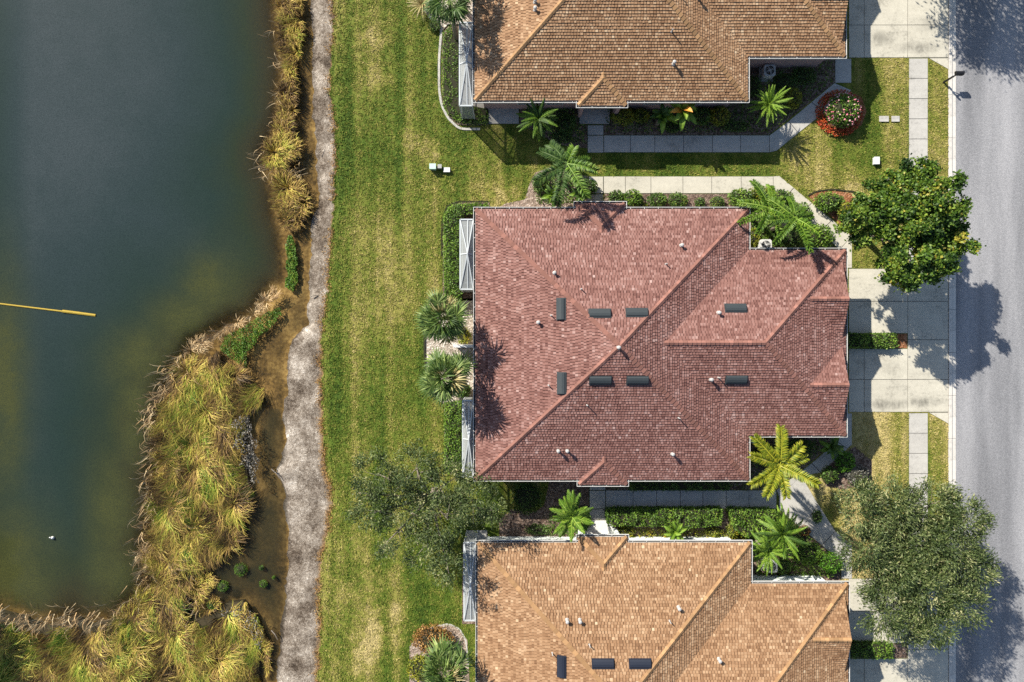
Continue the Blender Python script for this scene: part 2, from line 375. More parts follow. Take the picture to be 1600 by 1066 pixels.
def grid_strip(name, cols, zf, m, attrs=None):
    """sheet spanned by columns x=f(y); zf(i_col, x, y)"""
    n, k = len(ygrid), len(cols); V = np.zeros((n, k, 3)); 
    for j, c in enumerate(cols):
        x = c(ygrid); V[:, j, 0] = x; V[:, j, 1] = ygrid; V[:, j, 2] = zf(j, x, ygrid)
    idx = np.arange(n * k).reshape(n, k)
    F = np.stack([idx[:-1, :-1], idx[:-1, 1:], idx[1:, 1:], idx[1:, :-1]], -1).reshape(-1, 4)
    o = mesh_np(name, V.reshape(-1, 3), F, m, smooth=True)
    for nm, fn in (attrs or {}).items():
        a = o.data.attributes.new(nm, 'FLOAT', 'POINT'); a.data.foreach_set('value', np.stack([np.full(n, fn(j), dtype=np.float32) for j in range(k)], 1).ravel())
    return o
WATER_Z = -.55
lawn_cols = [xl, lambda y: xl(y) + .35] + [(lambda y, q=q: np.maximum(xl(y) + .6, np.full_like(y, q))) for q in (-11, -8, -4, 0, 8, 16, 24, 30.95)]
ground = grid_strip('ground', lawn_cols, lambda j, x, y: (-.10, -.02, 0, 0, 0, 0, 0, 0, 0, 0)[j] + 0 * y, M['lawn'])
tag(ground, 'mown lawn of patchy green and straw coloured turf around the houses', 'lawn', kind='structure')
NSH = 10
sh_cols = [(lambda y, t=i / NSH: xs_(y) - .25 * (t == 0) + (xl(y) + .06 - xs_(y)) * t) for i in range(NSH + 1)]
shore = grid_strip('shore_path', sh_cols, lambda j, x, y: -.62 + .50 * (j / NSH) ** .6 + (.03 * wob(x, y, .5) if 0 < j < NSH else 0) - (.03 if j == NSH else 0), M['sand'], {'across': lambda j: j / NSH})
tag(shore, 'pale grey sandy shore strip between the pond and the lawn', 'shore', kind='structure')
bed_cols = [lambda y: np.full_like(y, -110.0), lambda y: np.full_like(y, -60.), lambda y: np.full_like(y, -34.)] + [(lambda y, q=q: xs_(y) - q) for q in (14, 9, 6, 4, 2.6, 1.6, .8, .3, -.15)]
bz = (-1.2, -2.2, -1.9, -1.9, -1.7, -1.35, -1.1, -.92, -.80, -.70, -.62, -.58)
pond_bed = grid_strip('pond_bed', bed_cols, lambda j, x, y: bz[j] + .05 * wob(x, y, 1.2), M['pond_bed'])
tag(pond_bed, 'brown sandy bed of the pond showing through the shallows', 'pond bed', kind='structure')
far = MB(); far.prism([(-330, -320), (-109.5, -320), (-109.5, 320), (-330, 320)], -1.6, -.3)
tag(far.build('far_bank', M['lawn']), 'grassy bank on the far side of the pond', 'bank', kind='structure')

# reed bank outlines (photo pixels)
REED_STRIP = [(432, -20), (472, -20), (476, 40), (470, 90), (466, 150), (462, 200), (472, 235), (462, 262), (440, 266), (418, 262), (416, 236), (436, 190), (440, 150), (446, 100), (440, 50)]
REED_CLUMP = [(430, 275), (455, 272), (484, 300), (486, 330), (470, 358), (446, 360), (434, 330)]
REED_DEAD = [(432, 448), (440, 462), (425, 478), (398, 498), (368, 514), (345, 528), (322, 548), (288, 556), (300, 534), (330, 520), (360, 503), (392, 492), (412, 466)]
REED_MAIN = [(300, 556), (322, 548), (350, 545), (378, 568), (398, 592), (424, 602), (420, 628), (400, 650), (390, 680), (398, 735), (404, 765), (390, 800), (382, 845), (366, 866), (340, 874), (312, 890), (298, 930), (294, 970), (330, 962), (352, 942), (386, 938), (412, 962), (418, 1000), (412, 1095), (-30, 1095), (-30, 958), (30, 968), (46, 982), (80, 974), (112, 966), (132, 978), (178, 968), (214, 930), (232, 890), (228, 850), (238, 800), (236, 750), (248, 700), (240, 660), (256, 622), (262, 590), (280, 566)]
WEED_A = [(446, 372), (456, 366), (466, 392), (466, 440), (458, 456), (446, 448), (448, 420)]
WEED_B = [(438, 480), (443, 492), (425, 512), (404, 532), (388, 552), (386, 575), (372, 568), (345, 548), (352, 525), (384, 508), (410, 492)]
banks_w = [W2(p, WATER_Z) for p in (REED_STRIP, REED_CLUMP, REED_DEAD, REED_MAIN, WEED_A, WEED_B)]
# water sheet with depth and murk stored per vertex, a painted sky gradient included
wx = np.concatenate([[-112., -80., -60.], np.arange(-46, -13.4, .22)]); wy = np.concatenate([[-320., -120., -60.], np.arange(-34, 34.2, .22), [60., 120., 320.]])
GX, GY = np.meshgrid(wx, wy); P = np.stack([GX.ravel(), GY.ravel()], 1)
dist = P[:, 0] * -1 + edge_s(P[:, 1]); dist = np.maximum(dist, 0)
for b in banks_w:
    d = poly_dist(P, b); d[in_poly(P, b)] = 0; dist = np.minimum(dist, d)
west = np.clip((P[:, 0] - W(-45, 0).x) / 4.0, 0, 1)
depth_sky = np.clip(1 - np.exp(-np.maximum(dist - .25, 0) / 4.2), 0, 1) * (.55 + .45 * west)
sky_north = np.clip((P[:, 1] + 16) / 30, 0, 1); depth_sky = depth_sky * (.72 + .28 * sky_north)  # bluer towards the top: a sky gradient painted into the water colour
# sheltered brown water between the reeds and the shore
lag = W2([(398, 640), (440, 640), (450, 820), (446, 960), (430, 1066), (415, 1066), (300, 980), (300, 890), (380, 860)], WATER_Z)
murk = np.zeros(len(P))
for px, py, rx, ry in ((330, 450, 2.2, 2.6), (290, 500, 2.6, 2.0), (230, 560, 3.0, 2.4), (215, 650, 1.6, 4.0), (20, 900, 3, 5), (10, 600, 1.6, 8), (190, 900, 2.5, 3), (175, 800, 1.8, 4)):
    c = W(px, py, WATER_Z); murk = np.maximum(murk, np.exp(-((P[:, 0] - c.x) / rx) ** 2 - ((P[:, 1] - c.y) / ry) ** 2))
depth_sky[in_poly(P, lag)] = np.minimum(depth_sky[in_poly(P, lag)], .30)
lagi = in_poly(P, lag); depth_sky[lagi] = .07 + .09 * np.clip(dist[lagi] / 1.2, 0, 1)
sh2 = (P[:, 0] > W(395, 0, WATER_Z).x) & (P[:, 1] > W(0, 640, WATER_Z).y) & (P[:, 1] < W(0, 455, WATER_Z).y); depth_sky[sh2] = np.minimum(depth_sky[sh2], .07)
stripz = (P[:, 0] > W(462, 0, WATER_Z).x) & (P[:, 1] > W(0, 455, WATER_Z).y); depth_sky[stripz] = np.minimum(depth_sky[stripz], .05)
idx = np.arange(len(P)).reshape(GX.shape)
F = np.stack([idx[:-1, :-1], idx[:-1, 1:], idx[1:, 1:], idx[1:, :-1]], -1).reshape(-1, 4)
keep = P[F[:, 0], 0] < edge_s(P[F[:, 0], 1]) + .5; F = F[keep]
water = mesh_np('water', np.column_stack([P, np.full(len(P), WATER_Z)]), F, M['water'], smooth=True)
for nm, val in (('depth_sky', depth_sky), ('murk', murk)):
    a = water.data.attributes.new(nm, 'FLOAT', 'POINT'); a.data.foreach_set('value', val.astype(np.float32))
tag(water, 'still dark blue green pond water turning brown along the bank', 'water', kind='structure')

# road and kerb
rx0, rx1 = W(1493.5, 0).x, W(1493.5, 0).x + 8.2
r_ = MB(); r_.box(rx0, -320, -.4, rx1, 320, -.02)
tag(r_.build('road', M['asphalt']), 'light grey worn asphalt street along the driveways', 'road', kind='structure')
e_ = MB(); e_.box(rx1 + .5, -320, -.4, 330, 320, 0); tag(e_.build('far_verge', M['lawn']), 'grass verge on the far side of the street', 'verge', kind='structure')
def kerb_run(name, label, xa, xb, flip):
    k = thing(name, label, 'kerb', ((xa + xb) / 2, 0, 0), kind='structure')
    xm = xa + (xb - xa) * (.44 if not flip else .56); L = 3.05
    me = None
    for i in range(-9, 10):
        if me is None:
            b = MB(); cx = (xa + xb) / 2; hi = (xa - cx, xm - cx - .02) if not flip else (xm - cx + .02, xb - cx); lo = (xm - cx, xb - cx) if not flip else (xa - cx, xm - cx)
            b.box(hi[0], -L / 2 + .01, -.3, hi[1], L / 2 - .01, .075); b.box(lo[0] + .03, -L / 2 + .01, -.3, lo[1], L / 2 - .01, .0)
            o = b.build('kerb_stone', M['kerb'], k, local=True); me = o.data
        else: o = link('kerb_stone', me, None, k)
        o.location = (0, i * L + .7, 0)
    g = MB(); g.box(xa, -320, -.35, xb, 320, -.03); g.build('kerb_bedding', M['gutter_dark'], k)
    if True:
        e = MB(); [e.box(xa, a, -.3, xb, b_, .04) for a, b_ in ((-320, -28.4), (29.9, 320))]; e.build('kerb_run', M['kerb'], k)
kerb_run('kerb', 'concrete kerb and gutter beside the driveways', W(1482, 0).x, rx0, False)
kerb_run('kerb', 'concrete kerb on the far side of the street', rx1, rx1 + .5, True)

# slabs of concrete: each slab is a piece of its own
def slabs(name, label, cat, polys, m, z=.035, gap=.018, thick=.12):
    P0 = [W2(p) for p in polys]; allp = [q for p in P0 for q in p]
    c = (sum(q[0] for q in allp) / len(allp), sum(q[1] for q in allp) / len(allp), 0)
    t = thing(name, label, cat, c, kind='structure')
    for p in P0:
        g = (sum(q[0] for q in p) / len(p), sum(q[1] for q in p) / len(p))
        q = []
        for x, y in p:
            dx, dy = x - g[0], y - g[1]; q.append((x - gap * (1 if dx > .05 else -1 if dx < -.05 else 0), y - gap * (1 if dy > .05 else -1 if dy < -.05 else 0)))
        b = MB(); zz = z + random.uniform(-.006, .006); b.prism(q, zz - thick, zz, random.random()); b.build('slab', m, t)
    bed = MB()
    for p in P0: bed.prism(p, -.05, z - .03, .5)
    bed.build('slab_bedding', M['gutter_dark'], t)
def rc(x0, y0, x1, y1): return [(x0, y0), (x1, y0), (x1, y1), (x0, y1)]
def row(xs, y0, y1): return [rc(xs[i], y0, xs[i + 1], y1) for i in range(len(xs) - 1)]
KX = 1481.5
def drive(name, label, y0, lower_only=False):
    f = lambda a: a + y0
    ps = [rc(1326, f(420), 1418, f(471)), rc(1326, f(471), 1418, f(521)), rc(1418, f(420), KX, f(471)), rc(1418, f(471), KX, f(531)),
          rc(1326, f(545), 1350, f(593)), rc(1350, f(545), 1418, f(593)), rc(1418, f(531), KX, f(593)),
          rc(1326, f(593), 1350, f(644)), rc(1350, f(593), 1418, f(644)), rc(1418, f(593), KX, f(644)),
          [(1451, f(644.5)), (KX, f(644.5)), (KX, f(662))], [(1451, f(419.5)), (KX, f(419.5)), (KX, f(402))]]
    slabs(name, label, 'driveway', ps, M['concrete'])
drive('driveway', 'pale concrete double driveway of the red roofed house', 0)
drive('driveway', 'pale concrete driveway at the top of the street', -553.5)
drive('driveway', 'pale concrete driveway below the big olive tree', 484)
walk_rows = lambda y0, y1: [rc(1420, y, 1449.5, min(y + 31.5, y1)) for y in np.arange(y0, y1 - 4, 31.5)]
slabs('sidewalk', 'old concrete sidewalk from the top driveway to the round green tree', 'sidewalk', walk_rows(91.5, 418), M['concrete_old'])
slabs('sidewalk', 'old concrete sidewalk running under the big olive street tree', 'sidewalk', walk_rows(645.5, 903), M['concrete_old'])
slabs('walkway', 'clean pale concrete walk along the upper side of the red roofed house', 'walkway',
      [rc(917, 303.5, 942.5, 318)] + [rc(920, 276, 942.5, 302.5)] + row([943, 977, 1017, 1067, 1112, 1158, 1208], 275.8, 302.5) +
      [[(1208, 275.5), (1217, 275), (1240, 294), (1223, 313), (1208, 302.5)], [(1240, 294), (1268, 317.5), (1250, 336), (1223, 313)], [(1268, 317.5), (1300, 344), (1282, 362), (1250, 336)], [(1300, 344), (1331, 370), (1311.5, 390), (1282, 362)], [(1331, 370), (1331, 419), (1311.5, 419), (1311.5, 390)]], M['concrete'])
slabs('walkway', 'long grey shaded concrete walk between the red roof and the lower tan roof', 'walkway',
      [rc(921, 758, 946, 766), rc(921, 766.5, 946, 795), rc(921, 795.5, 946, 812)] + row([946.5, 989, 1026, 1063, 1098, 1135, 1170, 1213], 766, 795) +
      [[(1213, 766), (1268, 724), (1282, 738), (1252, 743), (1217, 776)], [(1268, 724), (1308, 690), (1324, 701), (1282, 738)], [(1308, 690), (1312, 646), (1331, 646), (1331, 695), (1324, 701)],
       [(1217, 776), (1252, 743), (1278, 788), (1252, 826), (1217, 796)], [(1278, 788), (1305, 830), (1284, 852), (1252, 826)], [(1305, 830), (1331, 852), (1331, 895), (1284, 852)], [(1314, 880), (1331, 895), (1331, 904), (1314, 904)]], M['concrete_old'])
slabs('walkway', 'shaded concrete walk below the upper tan roof with a diagonal end', 'walkway',
      [rc(918, 196, 943, 211.5)] + [rc(918, 212, 943, 239)] + row([943.5, 985, 1023, 1068, 1113, 1157, 1202], 211.7, 238.5) +
      [[(1202, 211.7), (1232, 190), (1247, 208), (1213, 236), (1202, 238.5)], [(1232, 190), (1268, 160), (1288, 176), (1247, 208)], [(1268, 160), (1304, 130), (1330, 141), (1288, 176)], rc(1304.5, 92, 1330, 130)], M['concrete_old'])
slabs('porch_pad', 'small concrete porch pad in front of the upper tan house', 'porch', [rc(905, 166, 953, 194.5)], M['concrete_old'], z=.08)
slabs('porch_pad', 'bright white concrete porch pad of the lower tan house', 'porch', [[(915, 812.5), (956, 812.5), (960, 842), (911, 842)]], M['concrete_white'], z=.08)
slabs('patio_pad', 'square shaded patio pad at the corner of the upper tan house', 'patio', [rc(763, 164, 811, 194)], M['concrete_old'], z=.07)

def bed(label, pts, key='mulch', z=.02):
    b = MB(); b.prism(W2(pts), -.1, z); o = b.build('planting_bed', M[key]); return tag(o, label, 'planting bed', kind='structure')
BEDS = [
 ('brown mulch bed along the upper side of the red roofed house', [(944, 303), (1207, 303.5), (1310, 391), (1310, 400), (1150, 400), (1150, 340), (944, 340)], 'mulch'),
 ('pebbled palm bed beside the upper porch of the red roofed house', [(828, 285), (836, 270), (860, 262), (919, 276), (916, 340), (800, 340), (770, 330), (790, 318), (820, 312)], 'mulch_pink'),
 ('hedge bed at the upper left corner of the red roofed house', [(692, 345), (698, 328), (712, 317), (765, 316), (765, 345), (745, 345), (745, 470), (692, 470)], 'mulch'),
 ('pale pebble bed under the two fan palms', [(664, 480), (680, 468), (745, 466), (745, 632), (690, 630), (668, 600), (663, 540)], 'pebbles'),
 ('hedge bed beside the lower screen cage of the red roofed house', [(694, 632), (745, 632), (745, 742), (694, 738)], 'mulch'),
 ('dark shaded bed along the lower wall of the red roofed house', [(946, 735), (1170, 735), (1170, 690), (1305, 676), (1306, 688), (1265, 724), (1212, 765), (946, 765.5)], 'mulch'),
 ('brown mulch bed on the wall side of the lower tan house', [(780, 812), (800, 795), (835, 800), (850, 790), (858, 752), (920, 752), (920, 812), (910, 840), (780, 850)], 'mulch'),
 ('planting bed between the grey walk and the lower tan roof', [(947, 796), (1216, 797), (1284, 853), (1313, 882), (1313, 915), (1150, 915), (1150, 850), (962, 850), (957, 812), (947, 812)], 'mulch'),
 ('shaded planting bed below the upper tan house', [(943.5, 211), (943.5, 195), (954, 195), (954, 150), (1150, 150), (1150, 85), (1304, 85), (1304, 129), (1201, 211)], 'mulch'),
 ('dark planting bed left of the upper porch pad', [(812, 150), (904, 150), (904, 195), (917, 196), (917, 232), (870, 226), (835, 205), (812, 196)], 'mulch'),
 ('round reddish bed around the flowering bush', [(1280, 180), (1284, 158), (1300, 146), (1326, 142), (1346, 152), (1354, 174), (1346, 196), (1326, 207), (1300, 206), (1286, 196)], 'mulch_red'),
 ('reddish mulch bed beside the walk under the round green tree', [(1262, 306), (1290, 297), (1330, 302), (1345, 330), (1332, 369)], 'mulch_red'),
 ('small shrub bed where the two diagonal walks meet', [(1283, 740), (1310, 712), (1336, 698), (1362, 720), (1362, 752), (1320, 765), (1290, 760)], 'mulch'),
 ('shaded hedge bed beside the screen cage of the upper tan house', [(690, 50), (700, 38), (745, 38), (745, 168), (764, 168), (764, 196), (716, 196), (698, 182), (691, 160)], 'mulch'),
 ('pale pebble bed at the top beside the upper screen cage', [(660, -30), (745, -30), (745, 38), (700, 42), (690, 52), (676, 34), (662, 18)], 'pebbles'),
 ('hedge bed between the two garage doors of the red roofed house', [(1326, 522), (1417, 522), (1417, 544), (1326, 544)], 'mulch_red'),
 ('hedge bed between the garage doors of the lower tan house', [(1326, 1006), (1417, 1006), (1417, 1028), (1326, 1028)], 'mulch'),
 ('sandy bed around the rust coloured shrub by the lower screen cage', [(640, 1010), (660, 985), (690, 975), (715, 980), (730, 1000), (735, 1090), (640, 1090)], 'mulch_pink'),
 ('bare hedge bed beside the lower screen cage', [(722, 850), (748, 850), (748, 975), (722, 975)], 'mulch'),
]
for l_, p_, k_ in BEDS: bed(l_, p_, k_)

# ------------------------------------------------------------------ houses
X0, X1, YN, YB, Z0 = -2.42, 15.68, 8.755, -9.18, 3.15
AP = (6.63, -.30, 6.55); GX1, GN, GS, GY_, GZ, GR = 22.14, 6.035, -6.25, -.11, 5.44, 16.0
def house_faces():
    p = .375; f = [
        [(X0, YN, Z0), (X1, YN, Z0), AP], [(X1, YN, Z0), (X1, YB, Z0), AP], [(X1, YB, Z0), (X0, YB, Z0), AP], [(X0, YB, Z0), (X0, YN, Z0), AP],
        [(15.2, GN, Z0), (GX1, GN, Z0), (GR, GY_, GZ), (9, GY_, GZ)], [(15.2, GS, Z0), (GX1, GS, Z0), (GR, GY_, GZ), (9, GY_, GZ)], [(GX1, GN, Z0), (GX1, GS, Z0), (GR, GY_, GZ)]]
    for yc in (2.74, -2.86):
        for s in (1, -1): f.append([(21.88, yc, 4.2), (19.1, yc, 4.2), (21.7, yc + s * 2.8, Z0), (21.88, yc + s * 2.8, Z0)])
    for xa, xb, y, s in ((4.25, 7.48, 9.14, 1), (4.46, 7.61, -9.52, -1)):
        h = (xb - xa) / 2; xm = (xa + xb) / 2; zr = Z0 + h * p
        f.append([(xa, y, Z0), (xb, y, Z0), (xm, y - s * h, zr)])
        for q in (xa, xb): f.append([(q, y, Z0), (xm, y - s * h, zr), (xm, y - s * (h + .6), zr), (q, y - s * .6, Z0)])
    return [[Vector(v) for v in g] for g in f]
FACES = house_faces()
def plane(f):
    n = (f[1] - f[0]).cross(f[2] - f[0]).normalized()
    return -n if n.z < 0 else n
PL = [(plane(f), f[0], [(v.x, v.y) for v in f]) for f in FACES]
def pip(x, y, poly):
    c = False; j = len(poly) - 1
    for i in range(len(poly)):
        if (poly[i][1] > y) != (poly[j][1] > y) and x < (poly[j][0] - poly[i][0]) * (y - poly[i][1]) / (poly[j][1] - poly[i][1]) + poly[i][0]: c = not c
        j = i
    return c
def roof_z(x, y):
    best = None
    for n, p0, poly in PL:
        if pip(x, y, poly):
            z = p0.z - (n.x * (x - p0.x) + n.y * (y - p0.y)) / n.z
            if best is None or z > best[0]: best = (z, n)
    return best or (Z0, Vector((0, 0, 1)))
def clip_rect(poly, u0, u1, v0, v1):
    for ax, lim, sg in ((0, u0, 1), (0, u1, -1), (1, v0, 1), (1, v1, -1)):
        out = []
        for i in range(len(poly)):
            a, b = poly[i - 1], poly[i]; da, db = (a[ax] - lim) * sg, (b[ax] - lim) * sg
            if da >= 0: out.append(a)
            if (da >= 0) != (db >= 0):
                t = da / (da - db); out.append((a[0] + (b[0] - a[0]) * t, a[1] + (b[1] - a[1]) * t))
        poly = out
        if len(poly) < 3: return []
    return poly
def tile_roof():
    """every tile of the roof, lapped course over course (kept as one part: singly they are ~5 pixels)"""
    mb = MB(); E, WD = .18, .20
    for fi, f in enumerate(FACES):
        n, p0, _ = PL[fi]; u = Vector((0, 0, 1)).cross(n).normalized(); v = n.cross(u); o = f[0]
        pp = [((q - o).dot(u), (q - o).dot(v)) for q in f]
        u0, u1 = min(q[0] for q in pp), max(q[0] for q in pp); v0, v1 = min(q[1] for q in pp), max(q[1] for q in pp)
        nr = int((v1 - v0) / E) + 1; small = (v1 - v0) < 3.2
        for r in range(nr):
            a = v0 + r * E; off = (WD / 2 if r % 2 else 0) + random.uniform(-.03, .03); b = u0 - WD + off; rowr = random.uniform(-.06, .06)
            while b < u1:
                w = WD * random.uniform(.9, 1.1)
                gp = random.uniform(.008, .024); c = clip_rect(pp, b + gp, b + w - gp, a + random.uniform(0, .015), a + E); b += w
                if len(c) < 3: continue
                cu, cv = sum(q[0] for q in c) / len(c), sum(q[1] for q in c) / len(c)
                ce = o + u * cu + v * cv
                if roof_z(ce.x, ce.y)[0] > ce.z + .06: continue
                rr = min(1, max(0, random.gauss(.56, .125) + rowr * .7)); lift = random.uniform(-.008, .010); k = len(c)
                top = []; bot = []
                for q in c:
                    t = 1 - (q[1] - a) / E; base = o + u * q[0] + v * q[1]
                    top.append(base + n * (.012 + .036 * t + lift * t)); bot.append(base - n * .012)
                mb.add(top + bot, [list(range(k))] + [[i, k + i, k + (i + 1) % k, (i + 1) % k] for i in range(k)], rr)
    return mb
TILES = tile_roof()
def fix_normals(me):
    import bmesh
    bm = bmesh.new(); bm.from_mesh(me); bmesh.ops.recalc_face_normals(bm, faces=bm.faces); bm.to_mesh(me); bm.free()
XP = Vector((15.2, GN, Z0))
HIPS = [((X0, YN, Z0), AP), ((X1, YN, Z0), AP), ((X1, YB, Z0), AP), ((X0, YB, Z0), AP), ((GX1, GN, Z0), (GR, GY_, GZ)), ((GX1, GS, Z0), (GR, GY_, GZ)), ((GR, GY_, GZ), (9.6, GY_, GZ)),
        ((21.88, 2.74, 4.2), (19.35, 2.74, 4.2)), ((21.88, -2.86, 4.2), (19.35, -2.86, 4.2)),
        ((4.25, 9.14, Z0), (5.865, 7.525, 3.756)), ((7.48, 9.14, Z0), (5.865, 7.525, 3.756)), ((5.865, 7.6, 3.756), (5.865, 7.1, 3.756)),
        ((4.46, -9.52, Z0), (6.035, -7.945, 3.74)), ((7.61, -9.52, Z0), (6.035, -7.945, 3.74)), ((6.035, -8.0, 3.74), (6.035, -7.5, 3.74))]
def cap_mb():
    mb = MB()
    for a, b in HIPS:
        a, b = Vector(a), Vector(b); L = (b - a).length; d = (b - a) / L; s = d.cross(Vector((0, 0, 1))).normalized(); up = s.cross(d); t = .02
        while t < L - .05:
            p, q = a + d * t, a + d * min(t + .34, L); hw = .15; dz = .055; l0, l1 = .088, .062; r = min(1, max(0, random.gauss(.5, .28)))
            v = [p + s * hw + up * (l0 - dz), p + up * (l0 + .01), p - s * hw + up * (l0 - dz), q + s * hw * .9 + up * (l1 - dz), q + up * (l1 + .012), q - s * hw * .9 + up * (l1 - dz),
                 p + s * hw - up * .08, p - s * hw - up * .08, q + s * hw * .9 - up * .08, q - s * hw * .9 - up * .08]
            mb.add(v, [[0, 1, 4, 3], [1, 2, 5, 4], [0, 6, 7, 2, 1], [0, 3, 8, 6], [2, 7, 9, 5], [3, 4, 5, 9, 8]], r); t += .29
    return mb
CAPS = cap_mb()
def deck_mb():
    mb = MB()
    for f, (n, _, _) in zip(FACES, PL):
        k = len(f); mb.add([v - n * .016 for v in f] + [v - n * .09 for v in f], [list(range(k)), list(range(2 * k - 1, k - 1, -1))] + [[i, (i + 1) % k, k + (i + 1) % k, k + i] for i in range(k)])
    mb.box(X0 + .03, YB + .03, Z0 - .13, X1 - .03, YN - .03, Z0 - .095); mb.box(X1 - .02, GS + .03, Z0 - .135, GX1 - .03, GN - .03, Z0 - .10)
    mb.box(4.28, YN - .02, Z0 - .13, 7.45, 9.11, Z0 - .098); mb.box(4.49, -9.49, Z0 - .13, 7.58, YB + .02, Z0 - .098)
    return mb
EAVES = [((X0, YN), (4.25, YN), 0), ((4.25, YN + .1), (4.25, 9.14), 0), ((4.25, 9.14), (7.48, 9.14), 0), ((7.48, 9.14), (7.48, YN + .1), 0), ((7.48, YN), (X1, YN), 0), ((X1, YN), (X1, GN + .1), 0), ((X1 + .12, GN), (GX1, GN), 0),
         ((GX1, GN), (GX1, GS), 0), ((GX1, GS), (X1 + .12, GS), 0), ((X1, GS - .1), (X1, YB), 0), ((X1, YB), (7.61, YB), 0), ((7.61, YB - .1), (7.61, -9.52), 0), ((7.61, -9.52), (4.46, -9.52), 0), ((4.46, -9.52), (4.46, YB - .1), 0), ((4.46, YB), (X0, YB), 0), ((X0, YB), (X0, YN), 0)]
def gutter_mb(a, b):
    a, b = Vector((*a, 0)), Vector((*b, 0)); d = (b - a).normalized(); n = Vector((-d.y, d.x, 0)); L = (b - a).length; m = MB()
    m_ = (a + b) / 2; zc = Z0 - .07
    m.obox(m_ + n * .135 + Vector((0, 0, zc + .005)), d * (L / 2 + .14), n * .016, (0, 0, .065)); m.obox(m_ + n * .012 + Vector((0, 0, zc - .02)), d * (L / 2), n * .010, (0, 0, .05))
    t = .4
    while t < L:
        m.obox(a + d * t + n * .07 + Vector((0, 0, zc + .052)), d * .016, n * .055, (0, 0, .008)); t += .92
    g = MB(); g.obox(m_ + n * .07 + Vector((0, 0, zc - .05)), d * (L / 2 + .12), n * .047, (0, 0, .01))
    return m, g
def pipe_mb(h, r, cap):
    m = MB(); m.tube([(0, 0, -.1), (0, 0, h)], r, 8)
    if cap: m.tube([(0, 0, h - .04), (0, 0, h + .05), (0, 0, h + .09)], [r * 1.7, r * 1.7, r * .8], 8)
    m.tube([(0, 0, -.06), (0, 0, .09)], [r * 2.2, r * 1.5], 8)
    return m
def roof_vent_mb():
    m = MB(); prof = [(-.27, 0), (-.24, .09), (-.12, .135), (.05, .14), (.2, .10), (.27, .03), (.27, 0)]; L = .66
    v = [(sx * L, a, b) for sx in (-1, 1) for a, b in prof]; k = len(prof)
    m.add(v, [[i, i + 1, k + i + 1, k + i] for i in range(k - 1)] + [list(range(k))[::-1], list(range(k, 2 * k))]); m.obox((0, 0, .012), (L + .05, 0, 0), (0, .31, 0), (0, 0, .012)); return m
GUT = [gutter_mb(a, b) for a, b, _ in EAVES]
ME = {}
def reuse(key, mbf, name, m, parent, local=True):
    k = (key, m.name)
    if k not in ME:
        o = mbf().build(name, m, parent, local=True); fix_normals(o.data); ME[k] = o.data; return o
    return link(name, ME[k], None, parent)
def copy_mb(mb): c = MB(); c.v, c.f, c.r = mb.v, mb.f, mb.r; return c
def ray_roof(px, py, ox, oy):
    z = 4.5
    for _ in range(8):
        p = W(px, py, z); z = roof_z(p.x - ox, p.y - oy)[0]
    return p.x - ox, p.y - oy, z
